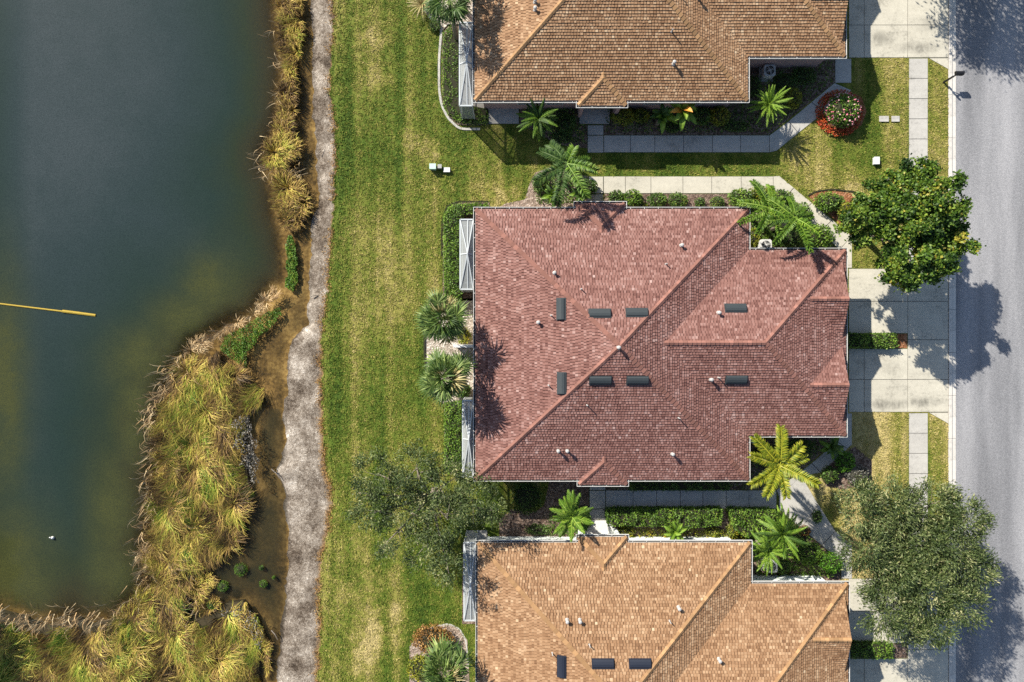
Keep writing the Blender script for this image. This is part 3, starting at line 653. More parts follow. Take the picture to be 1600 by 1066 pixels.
def house(label, key, wall, ox, oy, vents, caps, pipes, vent_m):
    h = thing('house', label, 'house', (ox, oy, 0))
    t = reuse('deck', deck_mb, 'roof', M[key + '_deck'], h)
    tl = reuse('tiles', lambda: copy_mb(TILES), 'roof_tiles', M[key + '_tile'], t); tl['kind'] = 'stuff'
    cp = reuse('caps', lambda: copy_mb(CAPS), 'ridge_caps', M[key + '_cap'], t); cp['kind'] = 'stuff'
    for i, (g, d) in enumerate(GUT):
        go = reuse('gut%d' % i, lambda: g, 'gutter', M['gutter_metal'], h); reuse('gud%d' % i, lambda: d, 'gutter_channel', M['gutter_dark'], go)
    w = MB(); w.box(X0 + .5, YB + .5, -.1, X1 - .5, YN - .5, Z0 - .14); w.box(X1 - .6, GS + .5, -.1, GX1 - .55, GN - .5, Z0 - .145)
    for yc in (2.74, -2.86): w.add([(21.6, yc - 2.75, Z0 - .1), (21.6, yc + 2.75, Z0 - .1), (21.6, yc, 4.1), (19.3, yc - 2.75, Z0 - .1), (19.3, yc + 2.75, Z0 - .1), (19.3, yc, 4.1)], [[0, 1, 2], [5, 4, 3], [0, 3, 4, 1], [1, 4, 5, 2], [2, 5, 3, 0]])
    for xa in (4.5, 7.0):
        w.box(xa, YN - .55, -.1, xa + .24, YN + .12, Z0 - .14); w.box(xa + .2, YB - .12, -.1, xa + .44, YB + .55, Z0 - .14)
    w.build('wall', wall, h, local=True)
    for yc in (2.74, -2.86):
        g = MB(); xg = GX1 - .55
        for i in range(4): g.box(xg - .05, yc - 2.3, .04 + i * .56, xg + .03, yc + 2.3, .58 + i * .56)
        g.build('garage_door', M['door_white'], h, local=True)
    for x_, y_, s in ((5.9, YN - .5, 1), (6.1, YB + .5, -1)):
        d = MB(); d.box(x_ - .5, y_ - .05, .08, x_ + .5, y_ + .05, 2.2); do = d.build('door', M['wood'], h, local=True)
        k = MB(); k.box(x_ + .36, y_ + s * .06, 1.02, x_ + .42, y_ + s * .12, 1.14); k.build('handle', M['gutter_metal'], do, local=True)
    for x_, s in ((0.8, 1), (2.6, 1), (9.6, 1), (12.4, 1), (1.0, -1), (3.0, -1), (9.8, -1), (12.6, -1)):
        y_ = (YN - .5) if s > 0 else (YB + .5)
        f = MB(); [f.box(*q) for q in ((x_ - .6, y_ - .04, .95, x_ - .53, y_ + .04, 2.35), (x_ + .53, y_ - .04, .95, x_ + .6, y_ + .04, 2.35), (x_ - .53, y_ - .04, .95, x_ + .53, y_ + .04, 1.02), (x_ - .53, y_ - .04, 2.28, x_ + .53, y_ + .04, 2.35), (x_ - .53, y_ - .035, 1.62, x_ + .53, y_ + .035, 1.67))]
        fo = f.build('window', M['white_metal'], h, local=True)
        p = MB(); p.box(x_ - .53, y_ - .02, 1.02, x_ + .53, y_ + .02, 2.28); p.build('pane', M['glass'], fo, local=True)
    for px, py in vents:
        x, y, z = ray_roof(px, py, ox, oy); n = roof_z(x, y)[1]; u = Vector((0, 0, 1)).cross(n).normalized(); v = n.cross(u)
        o = reuse('vent', roof_vent_mb, 'roof_vent', vent_m, t); mt = Matrix((u, v, n)).transposed().to_4x4(); mt.translation = Vector((x, y, z)) + n * .05; o.matrix_local = mt
    for px, py in caps:
        x, y, z = ray_roof(px, py, ox, oy); o = reuse('capipe', lambda: pipe_mb(.34, .07, True), 'flue_cap', M['pipe'], t); o.location = (x, y, z)
    for px, py in pipes:
        x, y, z = ray_roof(px, py, ox, oy); o = reuse('thinpipe', lambda: pipe_mb(.42, .035, False), 'vent_pipe', M['pipe'], t); o.location = (x, y, z)
    return h
def cage(h, ox, oy, pxs, label):
    """aluminium screen cage on the pond side: frame bars, mesh panels"""
    x0, y1 = W(pxs[0], pxs[1], 3.0)[:2]; x1, y0 = W(pxs[2], pxs[3], 3.0)[:2]; x1 = ox + X0 + .42
    c = bpy.data.objects.new('screen_enclosure', None); COL.objects.link(c); c.parent = h; c['label'] = label
    zt = 2.95; zr = 3.42; xm = (x0 + ox + X0 - .02) / 2; xe = ox + X0 - .17; ym = (y0 + y1) / 2; t = .032
    def bar(a, b, r=t):
        m = MB(); a, b = Vector(a), Vector(b); d = b - a; s = d.cross(Vector((0, 0, 1)))
        s = (s if s.length > .01 else Vector((1, 0, 0))).normalized() * r; up = s.cross(d).normalized() * r; m.obox((a + b) / 2, d / 2, s, up); m.build('frame_bar', M['white_metal'], c)
    cor = [(x0, y0), (xe, y0), (xe, y1), (x0, y1)]
    for i in range(4): bar((*cor[i], zt), (*cor[(i + 1) % 4], zt), .045)
    bar((x0, ym, zt), (xm, ym, zr)); bar((xe, ym, zt), (xm, ym, zr)); bar((xm, y0, zt), (xm, ym - .05, zr), .028); bar((xm, y1, zt), (xm, ym + .05, zr), .028)
    for q in cor: bar((q[0], q[1], zt), (xm, ym, zr), .03)
    for yy in (y0 + .42, y1 - .42): bar((x0, yy, zt + .02), (xe, yy, zt + .02), .018)
    ny = 4
    for i in range(ny + 1):
        yy = y0 + (y1 - y0) * i / ny; bar((x0, yy, 0), (x0, yy, zt - .05), .03)
    bar((x0, y0, 1.0), (x0, y1, 1.0), .025); bar((xe, y0, 0), (xe, y0, zt - .05), .03); bar((xe, y1, 0), (xe, y1, zt - .05), .03)
    m = MB(); pk = (xm, ym, zr - .02)
    for a, b in (((x0, y0), (x0, y1)), ((xe, y0), (xe, y1)), ((x0, y0), (xe, y0)), ((x0, y1), (xe, y1))): m.add([(*a, zt - .02), (*b, zt - .02), pk], [[0, 1, 2]])
    m.build('screen_mesh', M['screen'], c)
    m = MB(); m.add([(x0, y0, .05), (x0, y1, .05), (x0, y1, zt), (x0, y0, zt)], [[0, 1, 2, 3]]); m.add([(x0, y0, .05), (xe, y0, .05), (xe, y0, zt), (x0, y0, zt)], [[0, 1, 2, 3]]); m.add([(x0, y1, .05), (xe, y1, .05), (xe, y1, zt), (x0, y1, zt)], [[0, 1, 2, 3]])
    m.build('screen_mesh', M['screen'], c)
    f = MB(); f.box(x0, y0, -.05, ox + X0 + .5, y1, .08); f.build('cage_floor', M['concrete_old'], c)
house_red = house('large house with a red brown tiled hip roof and two garage gables', 'red', M['wall_cream'], 0, 0,
      [(877, 483), (937, 490), (995, 489), (1149, 482), (878, 599), (938, 594), (996, 594), (1150, 593)],
      [(866, 427), (841, 504), (1064, 384), (1122, 489), (872, 704), (886, 704), (1050, 709), (1110, 593), (966, 543)], [(908, 452), (1040, 413), (861, 493), (857, 602), (917, 633), (1060, 653), (1122, 590)], M['vent_dark'])
house_top = house('tan tiled house at the top with mauve walls and a tan porch roof', 'tan', M['wall_mauve'], -.05, 25.16,
      [(878, -40), (938, -45), (996, -45)], [(836, 4), (836, 16), (1052, 100), (1090, -2)], [(1049, 50), (1060, -10)], M['vent_navy'])
house_low = house('tan tiled house at the bottom with pale mint walls', 'tan', M['wall_mint'], .15, -22.14,
      [(878, 1041), (942, 1037), (1000, 1037)], [(886, 969), (906, 969), (1060, 949), (1123, 1030)], [(863, 1020), (921, 1007), (1046, 970)], M['vent_navy'])
cage(house_red, 0, 0, (719, 343, 742, 452), 'upper of the two white framed screen cages of the red roofed house')
cage(house_red, 0, 0, (723, 626, 744, 745), 'lower of the two white framed screen cages of the red roofed house')
cage(house_top, -.05, 25.16, (718, 35, 742, 165), None)
cage(house_low, .15, -22.14, (725, 848, 748, 970), None)
pw = MB(); a = W(708, 541, 2.6); pw.box(a.x, a.y - .09, -.1, X0 + .45, a.y + .09, 2.6)
tag(pw.build('partition_wall', M['concrete_white']), 'thin white partition wall standing out between the two fan palms', 'wall')
# ------------------------------------------------------------------ vegetation builders
def leaf_quads(C, size, up=.6, aspect=1.9, dirs=None):
    """a diamond shaped leaf at every point of C (n,3)"""
    n = len(C); N = rng.normal(size=(n, 3)); N[:, 2] = np.abs(N[:, 2]) + up; N = unit(N)
    A = rng.normal(size=(n, 3)) if dirs is None else dirs + rng.normal(size=(n, 3)) * .35
    A = unit(A - (A * N).sum(1, keepdims=True) * N); B = np.cross(N, A)
    s = (size * rng.uniform(.65, 1.35, n))[:, None]
    V = np.stack([C - A * s * .5, C + B * s * .5 / aspect, C + A * s * .5, C - B * s * .5 / aspect], 1)
    return V.reshape(-1, 3), np.arange(4 * n).reshape(n, 4)
def crown_points(lobes, per, clump, nclump, low=-.35):
    """leaf centres in clumps spread over lobes [(centre, rx, ry, rz)]; returns points, per-leaf tone, outward directions"""
    P, T, D = [], [], []
    tot = sum(l[1] * l[2] for l in lobes)
    for (c, rx, ry, rz) in lobes:
        k = max(4, int(nclump * rx * ry / tot)); d = unit(rng.normal(size=(k, 3))); d[:, 2] = np.where(d[:, 2] < low, -d[:, 2] * .6, d[:, 2])
        q = rng.uniform(.45, 1.0, k) ** .6; cc = np.array(c) + d * q[:, None] * np.array([rx, ry, rz])
        tone = rng.normal(0, .18, k)
        for i in range(k):
            m = rng.integers(int(per * .6), int(per * 1.4)); off = rng.normal(size=(m, 3)) * clump * np.array([1, 1, .6])
            P.append(cc[i] + off); T.append(np.clip(rng.normal(.45, .2, m) + tone[i], 0, 1)); D.append(np.repeat(d[i:i + 1], m, 0))
    return np.concatenate(P), np.concatenate(T), np.concatenate(D)
def tree(label, cx, cy, zc, lobes, per, clump, nclump, leaf, aspect, mat, trunk_r=.2, group=None, sprig=False, twigs=0):
    t = thing('tree', label, 'tree', (cx, cy, 0), group)
    fork = zc * .42; m = MB(); lean = random.uniform(-.1, .1)
    m.tube([(cx, cy, -.1), (cx + lean, cy, fork * .5), (cx + lean * 2, cy, fork)], [trunk_r * 1.35, trunk_r, trunk_r * .85], 8); m.build('trunk', M['bark'], t, smooth=True)
    for (c, rx, ry, rz) in lobes:
        b = MB(); s = Vector((cx + lean * 2, cy, fork)); e = Vector(c); mid = s.lerp(e, .5) + Vector((0, 0, .25)); b.tube([s - Vector((0, 0, .1)), mid, e], [trunk_r * .55, trunk_r * .35, trunk_r * .14], 6)
        for _ in range(twigs):
            d = Vector((random.gauss(0, 1), random.gauss(0, 1), random.uniform(-.1, .7))).normalized(); o = mid.lerp(e, random.uniform(.1, 1)); L = random.uniform(.55, 1.0)
            k = o + Vector((d.x * rx, d.y * ry, d.z * rz)) * L * .5 + Vector((0, 0, .1)); b.tube([o, k, o + Vector((d.x * rx, d.y * ry, d.z * rz)) * L], [trunk_r * .2, trunk_r * .12, trunk_r * .05], 4)
        b.build('branch', M['bark'], t, smooth=True)
    P, T, D = crown_points(lobes, per, clump, nclump)
    V, F = leaf_quads(P, leaf, .5, aspect, D if sprig else None)
    mesh_np('crown', V, F, M[mat], t, np.repeat(T, 4)); return t
def shrub(label, cx, cy, rx, ry, h, mat, leaf=.13, dens=260, group=None, name='shrub', cat='shrub', lump=.0, aspect=1.7):
    t = thing(name, label, cat, (cx, cy, 0), group)
    b = MB(); b.tube([(cx, cy, -.1), (cx, cy, h * .4)], [.07, .05], 6); b.ellipsoid((cx, cy, h * .48), rx * .72, ry * .72, h * .38, 10, 6, .15); b.build('stems', M['stem'], t)
    n = int(dens * (rx * ry * 3.0 + (rx + ry) * h * 1.2)) + 60
    d = unit(rng.normal(size=(n, 3))); d[:, 2] = np.abs(d[:, 2]) * 1.0 - .15; q = rng.uniform(.72, 1.06, n) + lump * wob(d[:, 0] * 3 + cx, d[:, 1] * 3 + cy, .9)
    P = np.column_stack([cx + d[:, 0] * rx * q, cy + d[:, 1] * ry * q, h * .45 + d[:, 2] * h * .55 * q]); P[:, 2] = np.maximum(P[:, 2], .03)
    V, F = leaf_quads(P, leaf, .35, aspect); T = np.clip(rng.normal(.45, .2, n) + .22 * wob(P[:, 0], P[:, 1], .5), 0, 1)
    mesh_np('foliage', V, F, M[mat], t, np.repeat(T, 4)); return t
def hedge(label, poly, h, mat, leaf=.12, dens=190, group=None, lump=.06, name='hedge'):
    c = (sum(p[0] for p in poly) / len(poly), sum(p[1] for p in poly) / len(poly), 0); t = thing(name, label, 'hedge', c, group)
    core = [(c[0] + (x - c[0]) * .93, c[1] + (y - c[1]) * .93) for x, y in poly]
    b = MB(); b.prism(core, -.05, h * .78); b.build('stems', M['stem'], t)
    ar = abs(sum(poly[i - 1][0] * poly[i][1] - poly[i][0] * poly[i - 1][1] for i in range(len(poly)))) / 2
    a = np.array(poly); bb = np.prod(a.max(0) - a.min(0)); P = sample_poly(poly, int(dens * 1.5 * bb)); n = len(P)
    ed = poly_dist(P, poly); z = h * (1 - .35 * np.exp(-ed / .10)) + lump * 2 * wob(P[:, 0], P[:, 1], .35) + rng.normal(0, .03, n) - np.abs(rng.normal(0, .06, n))
    Q = [np.column_stack([P, z])]
    for i in range(len(poly)):
        p, q = np.array(poly[i - 1]), np.array(poly[i]); L = np.linalg.norm(q - p); m = int(dens * L * h * .9)
        s = rng.uniform(0, 1, m)[:, None]; xy = p + (q - p) * s + rng.normal(0, .05, (m, 2)); Q.append(np.column_stack([xy, rng.uniform(.02, h * .92, m)]))
    Q = np.concatenate(Q); V, F = leaf_quads(Q, leaf, .5, 1.7)
    T = np.clip(rng.normal(.45, .2, len(Q)) + .22 * wob(Q[:, 0], Q[:, 1], .45), 0, 1); mesh_np('foliage', V, F, M[mat], t, np.repeat(T, 4)); return t
FR = {}
def feather(L, lw, nl, droop, seed, wl=.05, dropl=.35, plume=0.0):
    """one feather frond along +x: (V, F, rnd)"""
    r = random.Random(seed); V, F, T = [], [], []
    pts = []; x = z = 0; a = 0.0; N = 12
    for i in range(N + 1): pts.append(Vector((x, 0, z))); a = -droop * (i / N) ** 1.2; x += L / N * math.cos(a); z += L / N * math.sin(a)
    def at(t):
        q = t * N; i = min(int(q), N - 1); return pts[i].lerp(pts[i + 1], q - i), (pts[i + 1] - pts[i]).normalized()
    for i in range(N):
        w0, w1 = .03 * (1 - i / N) + .007, .03 * (1 - (i + 1) / N) + .007; b = len(V)
        V += [pts[i] + Vector((0, w0, .012)), pts[i] - Vector((0, w0, -.012)), pts[i + 1] - Vector((0, w1, -.012)), pts[i + 1] + Vector((0, w1, .012))]; F.append([b, b + 1, b + 2, b + 3]); T += [.62] * 4
    for k in range(nl):
        t = .10 + .90 * k / (nl - 1); p, d = at(t); ll = lw * (math.sin(math.pi * min(1, .18 + t * .80)) ** .6) * r.uniform(.85, 1.1)
        if plume: ll = lw * .8 * min(1, .35 + t * 4) * (1 if t < .86 else .8) * r.uniform(.8, 1.1)
        for s in (-1, 1):
            dr = (d * (.35 + (.65 if not plume else .30) * t) + Vector((0, s, 0)) * (1.0 - .45 * t) + Vector((0, 0, r.uniform(-dropl, dropl * .5) + plume * r.uniform(-.6, 1.1)))).normalized(); tip = p + dr * ll - Vector((0, 0, ll * dropl * .5)); md = p + dr * ll * .45
            sd = dr.cross(Vector((0, 0, 1))).normalized() * wl * .5; b = len(V); tn = min(1, max(0, r.gauss(.45, .2)))
            V += [p, md + sd, tip, md - sd]; F.append([b, b + 1, b + 2, b + 3]); T += [tn] * 4
    return V, F, T
def fan(Lp, Rf, nb, seed):
    """one fan frond: stalk along +x, then a pleated fan of blades"""
    r = random.Random(seed); V, F, T = [], [], []
    V += [Vector((0, .02, 0)), Vector((0, -.02, 0)), Vector((Lp, -.015, .05)), Vector((Lp, .015, .05))]; F.append([0, 1, 2, 3]); T += [.8] * 4
    o = Vector((Lp, 0, .05))
    for k in range(nb):
        a = R(-118 + 236 * k / (nb - 1)); ll = Rf * (1 - .22 * abs(a) / 2.1) * r.uniform(.88, 1.1); d = Vector((math.cos(a), math.sin(a), r.uniform(-.22, .25))); s = Vector((-math.sin(a), math.cos(a), 0)) * Rf * .050
        md = o + d * ll * .55 + Vector((0, 0, .05 if k % 2 else -.01)); tip = o + d * ll - Vector((0, 0, ll * r.uniform(-.05, .45))); b = len(V); tn = min(1, max(0, r.gauss(.45, .22)))
        V += [o, md + s, tip, md - s]; F.append([b, b + 1, b + 2, b + 3]); T += [tn] * 4
    return V, F, T
def broad(L, Wd, seed):
    """one broad blade leaf along +x with a fold at its midrib"""
    V, F, T = [], [], []; N = 6; x = z = 0; b0 = 0
    for i in range(N + 1):
        t = i / N; w = Wd * (math.sin(math.pi * min(.98, .12 + .86 * t)) ** .8) * (1 if i < N else .1); a = .6 - 1.5 * t; V += [Vector((x, -w, z + w * .35)), Vector((x, 0, z)), Vector((x, w, z + w * .35))]; T += [.35, .75, .5]; x += L / N * math.cos(a); z += L / N * math.sin(a)
    for i in range(N): b = i * 3; F += [[b, b + 3, b + 4, b + 1], [b + 1, b + 4, b + 5, b + 2]]
    return V, F, T
def frond_me(key, fn, mat):
    k = (key, mat)
    if k not in FR:
        V, F, T = fn(); me = bpy.data.meshes.new('frond'); me.from_pydata([tuple(v) for v in V], [], F); me.update()
        a = me.attributes.new('rnd', 'FLOAT', 'POINT'); a.data.foreach_set('value', np.array(T, dtype=np.float32)); me.materials.append(M[mat]); FR[k] = me
    return FR[k]
def palm(label, cx, cy, zc, n, kind, mat, L, elev=(10, 50), lean=(0, 0), rt=.13, name='palm_tree', cat='palm', seed=1, group=None, part='frond', scl=1.0, first=0.0, **kw):
    """trunk from the ground to the crown at (cx, cy, zc); every frond is a part"""
    r = random.Random(seed); bx, by = cx - lean[0], cy - lean[1]
    t = thing(name, label, cat, (bx, by, 0), group)
    if zc > .3:
        m = MB(); m.tube([(bx, by, -.1), (bx + lean[0] * .3, by + lean[1] * .3, zc * .45), (cx, cy, zc - .05)], [rt * 1.25, rt, rt * .9], 8); m.build('trunk', M['bark_palm'], t, smooth=True)
    if kind == 'feather': fns = [(('fe', L, i) + tuple(sorted(kw.items())), lambda i=i: feather(L * (1, .92, 1.06)[i], kw.get('lw', L * .3), kw.get('nl', 34), kw.get('droop', 1.0) + .2 * (i - 1), i + 3, kw.get('wl', .06), .35, kw.get('plume', 0.0))) for i in range(3)]
    elif kind == 'fan': fns = [(('fa', L, i), lambda i=i: fan(L * (.55, .45, .62)[i], L * .62, 22, i + 5)) for i in range(3)]
    else: fns = [(('br', L, i), lambda i=i: broad(L * (1, .85, 1.1)[i], L * kw.get('bw', .16), i)) for i in range(3)]
    for k in range(n):
        q = k / max(1, n - 1); az = first + k * 2.39996 + r.uniform(-.25, .25) if n > 9 else first + 2 * math.pi * k / n + r.uniform(-.18, .18)
        el = R(elev[0] + (elev[1] - elev[0]) * q + r.uniform(-6, 6)); mm = mat if isinstance(mat, str) else r.choice(mat)
        key, fn = fns[k % 3]; o = link(part, frond_me(key, fn, mm), None, t)
        o.location = (lean[0], lean[1], max(zc, .08)); o.rotation_euler = (r.uniform(-.15, .15), -el, az); s = scl * (r.uniform(.62, 1.14) if kind == 'fan' else r.uniform(.84, 1.1)); o.scale = (s, s, s)
    return t

# ------------------------------------------------------------------ lawn grass (one mass)
EXCL = [W2(p) for _, p, _ in BEDS] + [W2(rc(917, 274, 1219, 303)), W2([(1205, 303), (1217, 274), (1333, 370), (1333, 421), (1310, 421), (1310, 390)]), W2(rc(920, 757, 947, 812)), W2(rc(920, 766, 1216, 796)), W2([(1213, 766), (1310, 688), (1310, 645), (1332, 645), (1332, 696), (1219, 796), (1213, 796)]),
        W2([(1217, 797), (1217, 775), (1252, 742), (1332, 850), (1332, 905), (1314, 905), (1284, 853)]), W2(rc(917, 195, 944, 212)), W2(rc(917, 211, 1212, 240)), W2([(1202, 211), (1304, 129), (1304, 91), (1331, 91), (1331, 142), (1213, 238)]), W2(rc(904, 165, 954, 195)), W2(rc(762, 163, 812, 195)), W2(rc(1419, 91, 1451, 904)),
        W2(rc(1325, -200, KX, 91)), W2(rc(1325, 419, KX, 645)), W2(rc(1325, 903, KX, 1200)), W2([(1450, 91), (KX, 91), (KX, 110)]), W2([(1450, 645), (KX, 645), (KX, 663)])]
for ox, oy in ((0, 0), (-.05, 25.16), (.15, -22.14)):
    EXCL.append([(X0 + .4 + ox, YB + .5 + oy), (X1 - .5 + ox, YB + .5 + oy), (X1 - .5 + ox, YN - .5 + oy), (X0 + .4 + ox, YN - .5 + oy)]); EXCL.append([(X1 - 1 + ox, GS + .5 + oy), (GX1 - .5 + ox, GS + .5 + oy), (GX1 - .5 + ox, GN - .5 + oy), (X1 - 1 + ox, GN - .5 + oy)])
def grass(n, hgt, wid):
    P = np.column_stack([rng.uniform(-14.2, 30.95, n), rng.uniform(-25.5, 25.5, n)]); P = P[P[:, 0] > xl(P[:, 1]) - .05]
    ok = np.ones(len(P), bool)
    for e in EXCL: ok &= ~in_poly(P, e)
    P = P[ok]; n = len(P); K = 4
    P = np.repeat(P, K, 0) + rng.normal(0, .045, (n * K, 2)); tone = np.repeat(rng.normal(.5, .22, n), K) + rng.normal(0, .15, n * K); m = len(P)
    a = rng.uniform(0, 2 * np.pi, m); h = hgt * rng.uniform(.5, 1.3, m); l = h * rng.uniform(.7, 2.2, m); D = np.column_stack([np.cos(a), np.sin(a)]); Sd = np.column_stack([-D[:, 1], D[:, 0]]) * wid * rng.uniform(.6, 1.3, m)[:, None]
    z = np.where(P[:, 0] < xl(P[:, 1]) + .3, -.06, 0)
    V = np.stack([np.column_stack([P + Sd, z]), np.column_stack([P - Sd, z]), np.column_stack([P + D * l[:, None], z + h])], 1).reshape(-1, 3)
    return mesh_np('lawn_grass', V, np.arange(3 * m).reshape(m, 3), M['blade'], None, np.repeat(np.clip(tone, 0, 1), 3))
tag(grass(150000, .07, .030), 'short grass blades of the mown lawn', 'grass', kind='stuff')

# ------------------------------------------------------------------ reeds, dead stalks and water weeds
def mound(name, label, polys, h, m):
    mb = MB()
    for poly in polys:
        q = [np.array(p) for p in poly]; sg = np.sign(sum(q[i - 1][0] * q[i][1] - q[i][0] * q[i - 1][1] for i in range(len(q)))); out = []
        for i in range(len(q)):
            d = q[(i + 1) % len(q)] - q[i - 1]; d = d / (np.linalg.norm(d) + 1e-6); out.append(tuple(q[i] + np.array([-d[1], d[0]]) * sg * .33))
        poly = out
        c = np.mean(poly, 0); n = len(poly); ring = [[(c[0] + (x - c[0]) * s, c[1] + (y - c[1]) * s, z) for x, y in poly] for s, z in ((1.0, WATER_Z - .25), (.96, WATER_Z + .03))]
        mb.prism([(x, y) for x, y, _ in ring[1]], WATER_Z - .6, WATER_Z + .02)
    return tag(mb.build(name, m), label, 'mud', kind='structure')
reed_extra = [W2(p, WATER_Z) for p in ([(300, 905), (330, 890), (345, 905), (332, 925), (318, 950), (302, 955)], [(352, 938), (340, 950), (322, 962), (306, 960), (318, 944), (336, 930)], [(404, 990), (424, 1000), (428, 1040), (416, 1060)])]
mound('mud_bank', 'dark mud under the reed beds', [banks_w[0], banks_w[1], banks_w[3]], .1, M['mud'])
def blades(P, ang, L, Hh, wd, z0):
    n = len(P); s = np.array([0, .35, .7, 1.0]); D = np.column_stack([np.cos(ang), np.sin(ang)]); bend = rng.normal(0, .35, n)
    V = np.zeros((n, 4, 2, 3))
    for i, q in enumerate(s):
        a = ang + bend * q; d = np.column_stack([np.cos(a), np.sin(a)]); c = P + d * (L * q ** 1.15)[:, None]; z = z0 + Hh * (1.9 * q - 1.25 * q * q); w = wd * (1 - .85 * q); sd = np.column_stack([-d[:, 1], d[:, 0]]) * w[:, None] * .5
        V[:, i, 0, :2] = c + sd; V[:, i, 1, :2] = c - sd; V[:, i, 0, 2] = z; V[:, i, 1, 2] = z + .01
    b = np.arange(n)[:, None, None] * 8; q = np.array([[0, 1, 3, 2], [2, 3, 5, 4], [4, 5, 7, 6]])[None]; return V.reshape(-1, 3), (b + q).reshape(-1, 4)
def reed_bed(name, label, poly, dens, base_ang, Lr, Hr, mat, tone0=.45, wd=.05, clumps=0, seedoff=0, tvar=.2, ragged=.3):
    bb = np.array(poly); area = np.prod(bb.max(0) - bb.min(0)); P = sample_poly(poly, int(area * dens)); e0 = poly_dist(P, poly)
    P = P[(e0 > ragged * (.42 + .50 * wob(P[:, 0] * 1.3, P[:, 1] + 4, .55))) & (wob(P[:, 0] + 6, P[:, 1] - 3, .62) > -1.1 + .48 * ragged + .25 * rng.normal(size=len(P)))]; n = len(P)
    ang = base_ang + 1.5 * wob(P[:, 0] + seedoff, P[:, 1], 2.6) + .5 * wob(P[:, 0], P[:, 1] + 9, .8) + rng.normal(0, .24, n)
    if clumps:
        cc = P[rng.integers(0, n, clumps)]; rad = rng.uniform(.35, 1.0, clumps)
        for c, r in zip(cc, rad):
            d = P - c; q = np.hypot(d[:, 0], d[:, 1]); k = q < r; ang[k] = np.arctan2(d[k, 1], d[k, 0]) + rng.normal(0, .3, k.sum())
    L = rng.uniform(*Lr, n); Hh = rng.uniform(*Hr, n); ed = poly_dist(P, poly); L *= np.clip(.45 + ed / 1.6, .45, 1)
    tone = np.clip(tone0 + tvar * wob(P[:, 0] + 3, P[:, 1] + seedoff, 1.1) + .5 * tvar * wob(P[:, 0], P[:, 1] + 7, .45) - .22 * np.exp(-ed / .5) + rng.normal(0, .15, n), 0, 1)
    z0 = WATER_Z + .05 + .45 * np.clip(ed / 1.5, 0, 1) * rng.uniform(.1, 1, n) * np.clip(.6 + .6 * wob(P[:, 0] + 1, P[:, 1], .9), .1, 1.2)
    V, F = blades(P, ang, L, Hh, wd * rng.uniform(.6, 1.3, n), z0); o = mesh_np(name, V, F, M[mat], None, np.repeat(tone, 8))
    return tag(o, label, 'reeds', kind='stuff')
reed_bed('reed_bed', 'long narrow strip of yellow reeds standing in the water at the top', banks_w[0], 300, R(225), (.4, 1.1), (.2, .9), 'reed', .46, .055, 26, 0, .26)
reed_bed('reed_bed', 'small straw coloured reed clump at the end of the upper strip', banks_w[1], 230, R(230), (.4, 1.2), (.2, .9), 'reed', .42, .055, 8, 3)
reed_bed('reed_bed', 'broad bank of tangled straw and lime green reeds in the lower left', banks_w[3], 270, R(238), (.55, 1.5), (.08, .85), 'reed', .46, .045, 40, 5, .42, 1.0)
reed_bed('dead_reeds', 'thin line of dead brown reed stalks leading to the main reed bank', banks_w[2], 170, R(225), (.5, 1.15), (.2, .75), 'reed_dead', .68, .05, 22, 2)
for q_, lb_ in zip(reed_extra, ('thin reed patch spilling into the brown lagoon from the left', 'thin low reed patch at the lower end of the brown lagoon', 'thin reeds leaning over the lower shore water')): reed_bed('reed_bed', lb_, q_, 260, R(250), (.3, .8), (.1, .45), 'reed', .50, .04, 4, 9)
edge_p = [p for p in REED_MAIN[15:]]
fr = [p for p in REED_MAIN if p[0] < 305 and p[1] < 975]; fr_w = np.array(W2(fr, WATER_Z))
fr_w = np.array([fr_w[i] + (fr_w[(i + 1) % len(fr_w)] - fr_w[i]) * q for i in range(len(fr_w) - 1) for q in np.linspace(0, 1, 12)]); fr_w = fr_w[fr_w[:, 0] < W(330, 0).x]
PP = np.concatenate([fr_w[rng.integers(0, len(fr_w), 1900)] + rng.normal(0, .42, (1900, 2)), np.array(W2(REED_STRIP[7:], WATER_Z))[rng.integers(0, 8, 260)] + rng.normal(0, .4, (260, 2))])
PP = PP[wob(PP[:, 0] * 1.5, PP[:, 1] * 1.5, .8) > -.10]
V, F = blades(PP, R(215) + rng.normal(0, .7, len(PP)), rng.uniform(.4, 1.05, len(PP)), rng.uniform(.3, .8, len(PP)), .05 * rng.uniform(.6, 1.3, len(PP)), np.full(len(PP), WATER_Z + .05))
tag(mesh_np('dead_reeds', V, F, M['reed_dead'], None, np.repeat(rng.uniform(.2, 1, len(PP)), 8)), 'loose dead reed stalks leaning out over the open water', 'reeds', kind='stuff')
def weeds(label, poly, n, mat='leaf_weed', z=WATER_Z + .06, leaf=.11, hgt=.14, name='water_weeds'):
    P = sample_poly(poly, n)
    if name == 'water_weeds': P = P[poly_dist(P, poly) > .04 + .16 * wob(P[:, 0], P[:, 1] + 2, .4)]; hgt *= .7
    Q = np.column_stack([P, z + hgt * np.abs(rng.normal(.5, .4, len(P))) + hgt * .6 * wob(P[:, 0], P[:, 1], .3)]); V, F = leaf_quads(Q, leaf, .6, 2.2)
    return tag(mesh_np(name, V, F, M[mat], None, np.repeat(np.clip(rng.normal(.5, .2, len(P)) + .25 * wob(P[:, 0], P[:, 1], .35), 0, 1), 4)), label, 'water weeds', kind='stuff')
weeds('bright green weeds in the shallows beside the upper shore', banks_w[4], 4200, hgt=.22, leaf=.13)
weeds('bright green weed carpet beside the dead reed stalks', banks_w[5], 12000, hgt=.28, leaf=.12)
weeds('bright green weeds at the lower left edge of the photo', W2([(0, 968), (30, 975), (60, 990), (78, 1005), (60, 1030), (38, 1020), (14, 1000), (0, 1010)], WATER_Z), 3000, z=WATER_Z + .3)
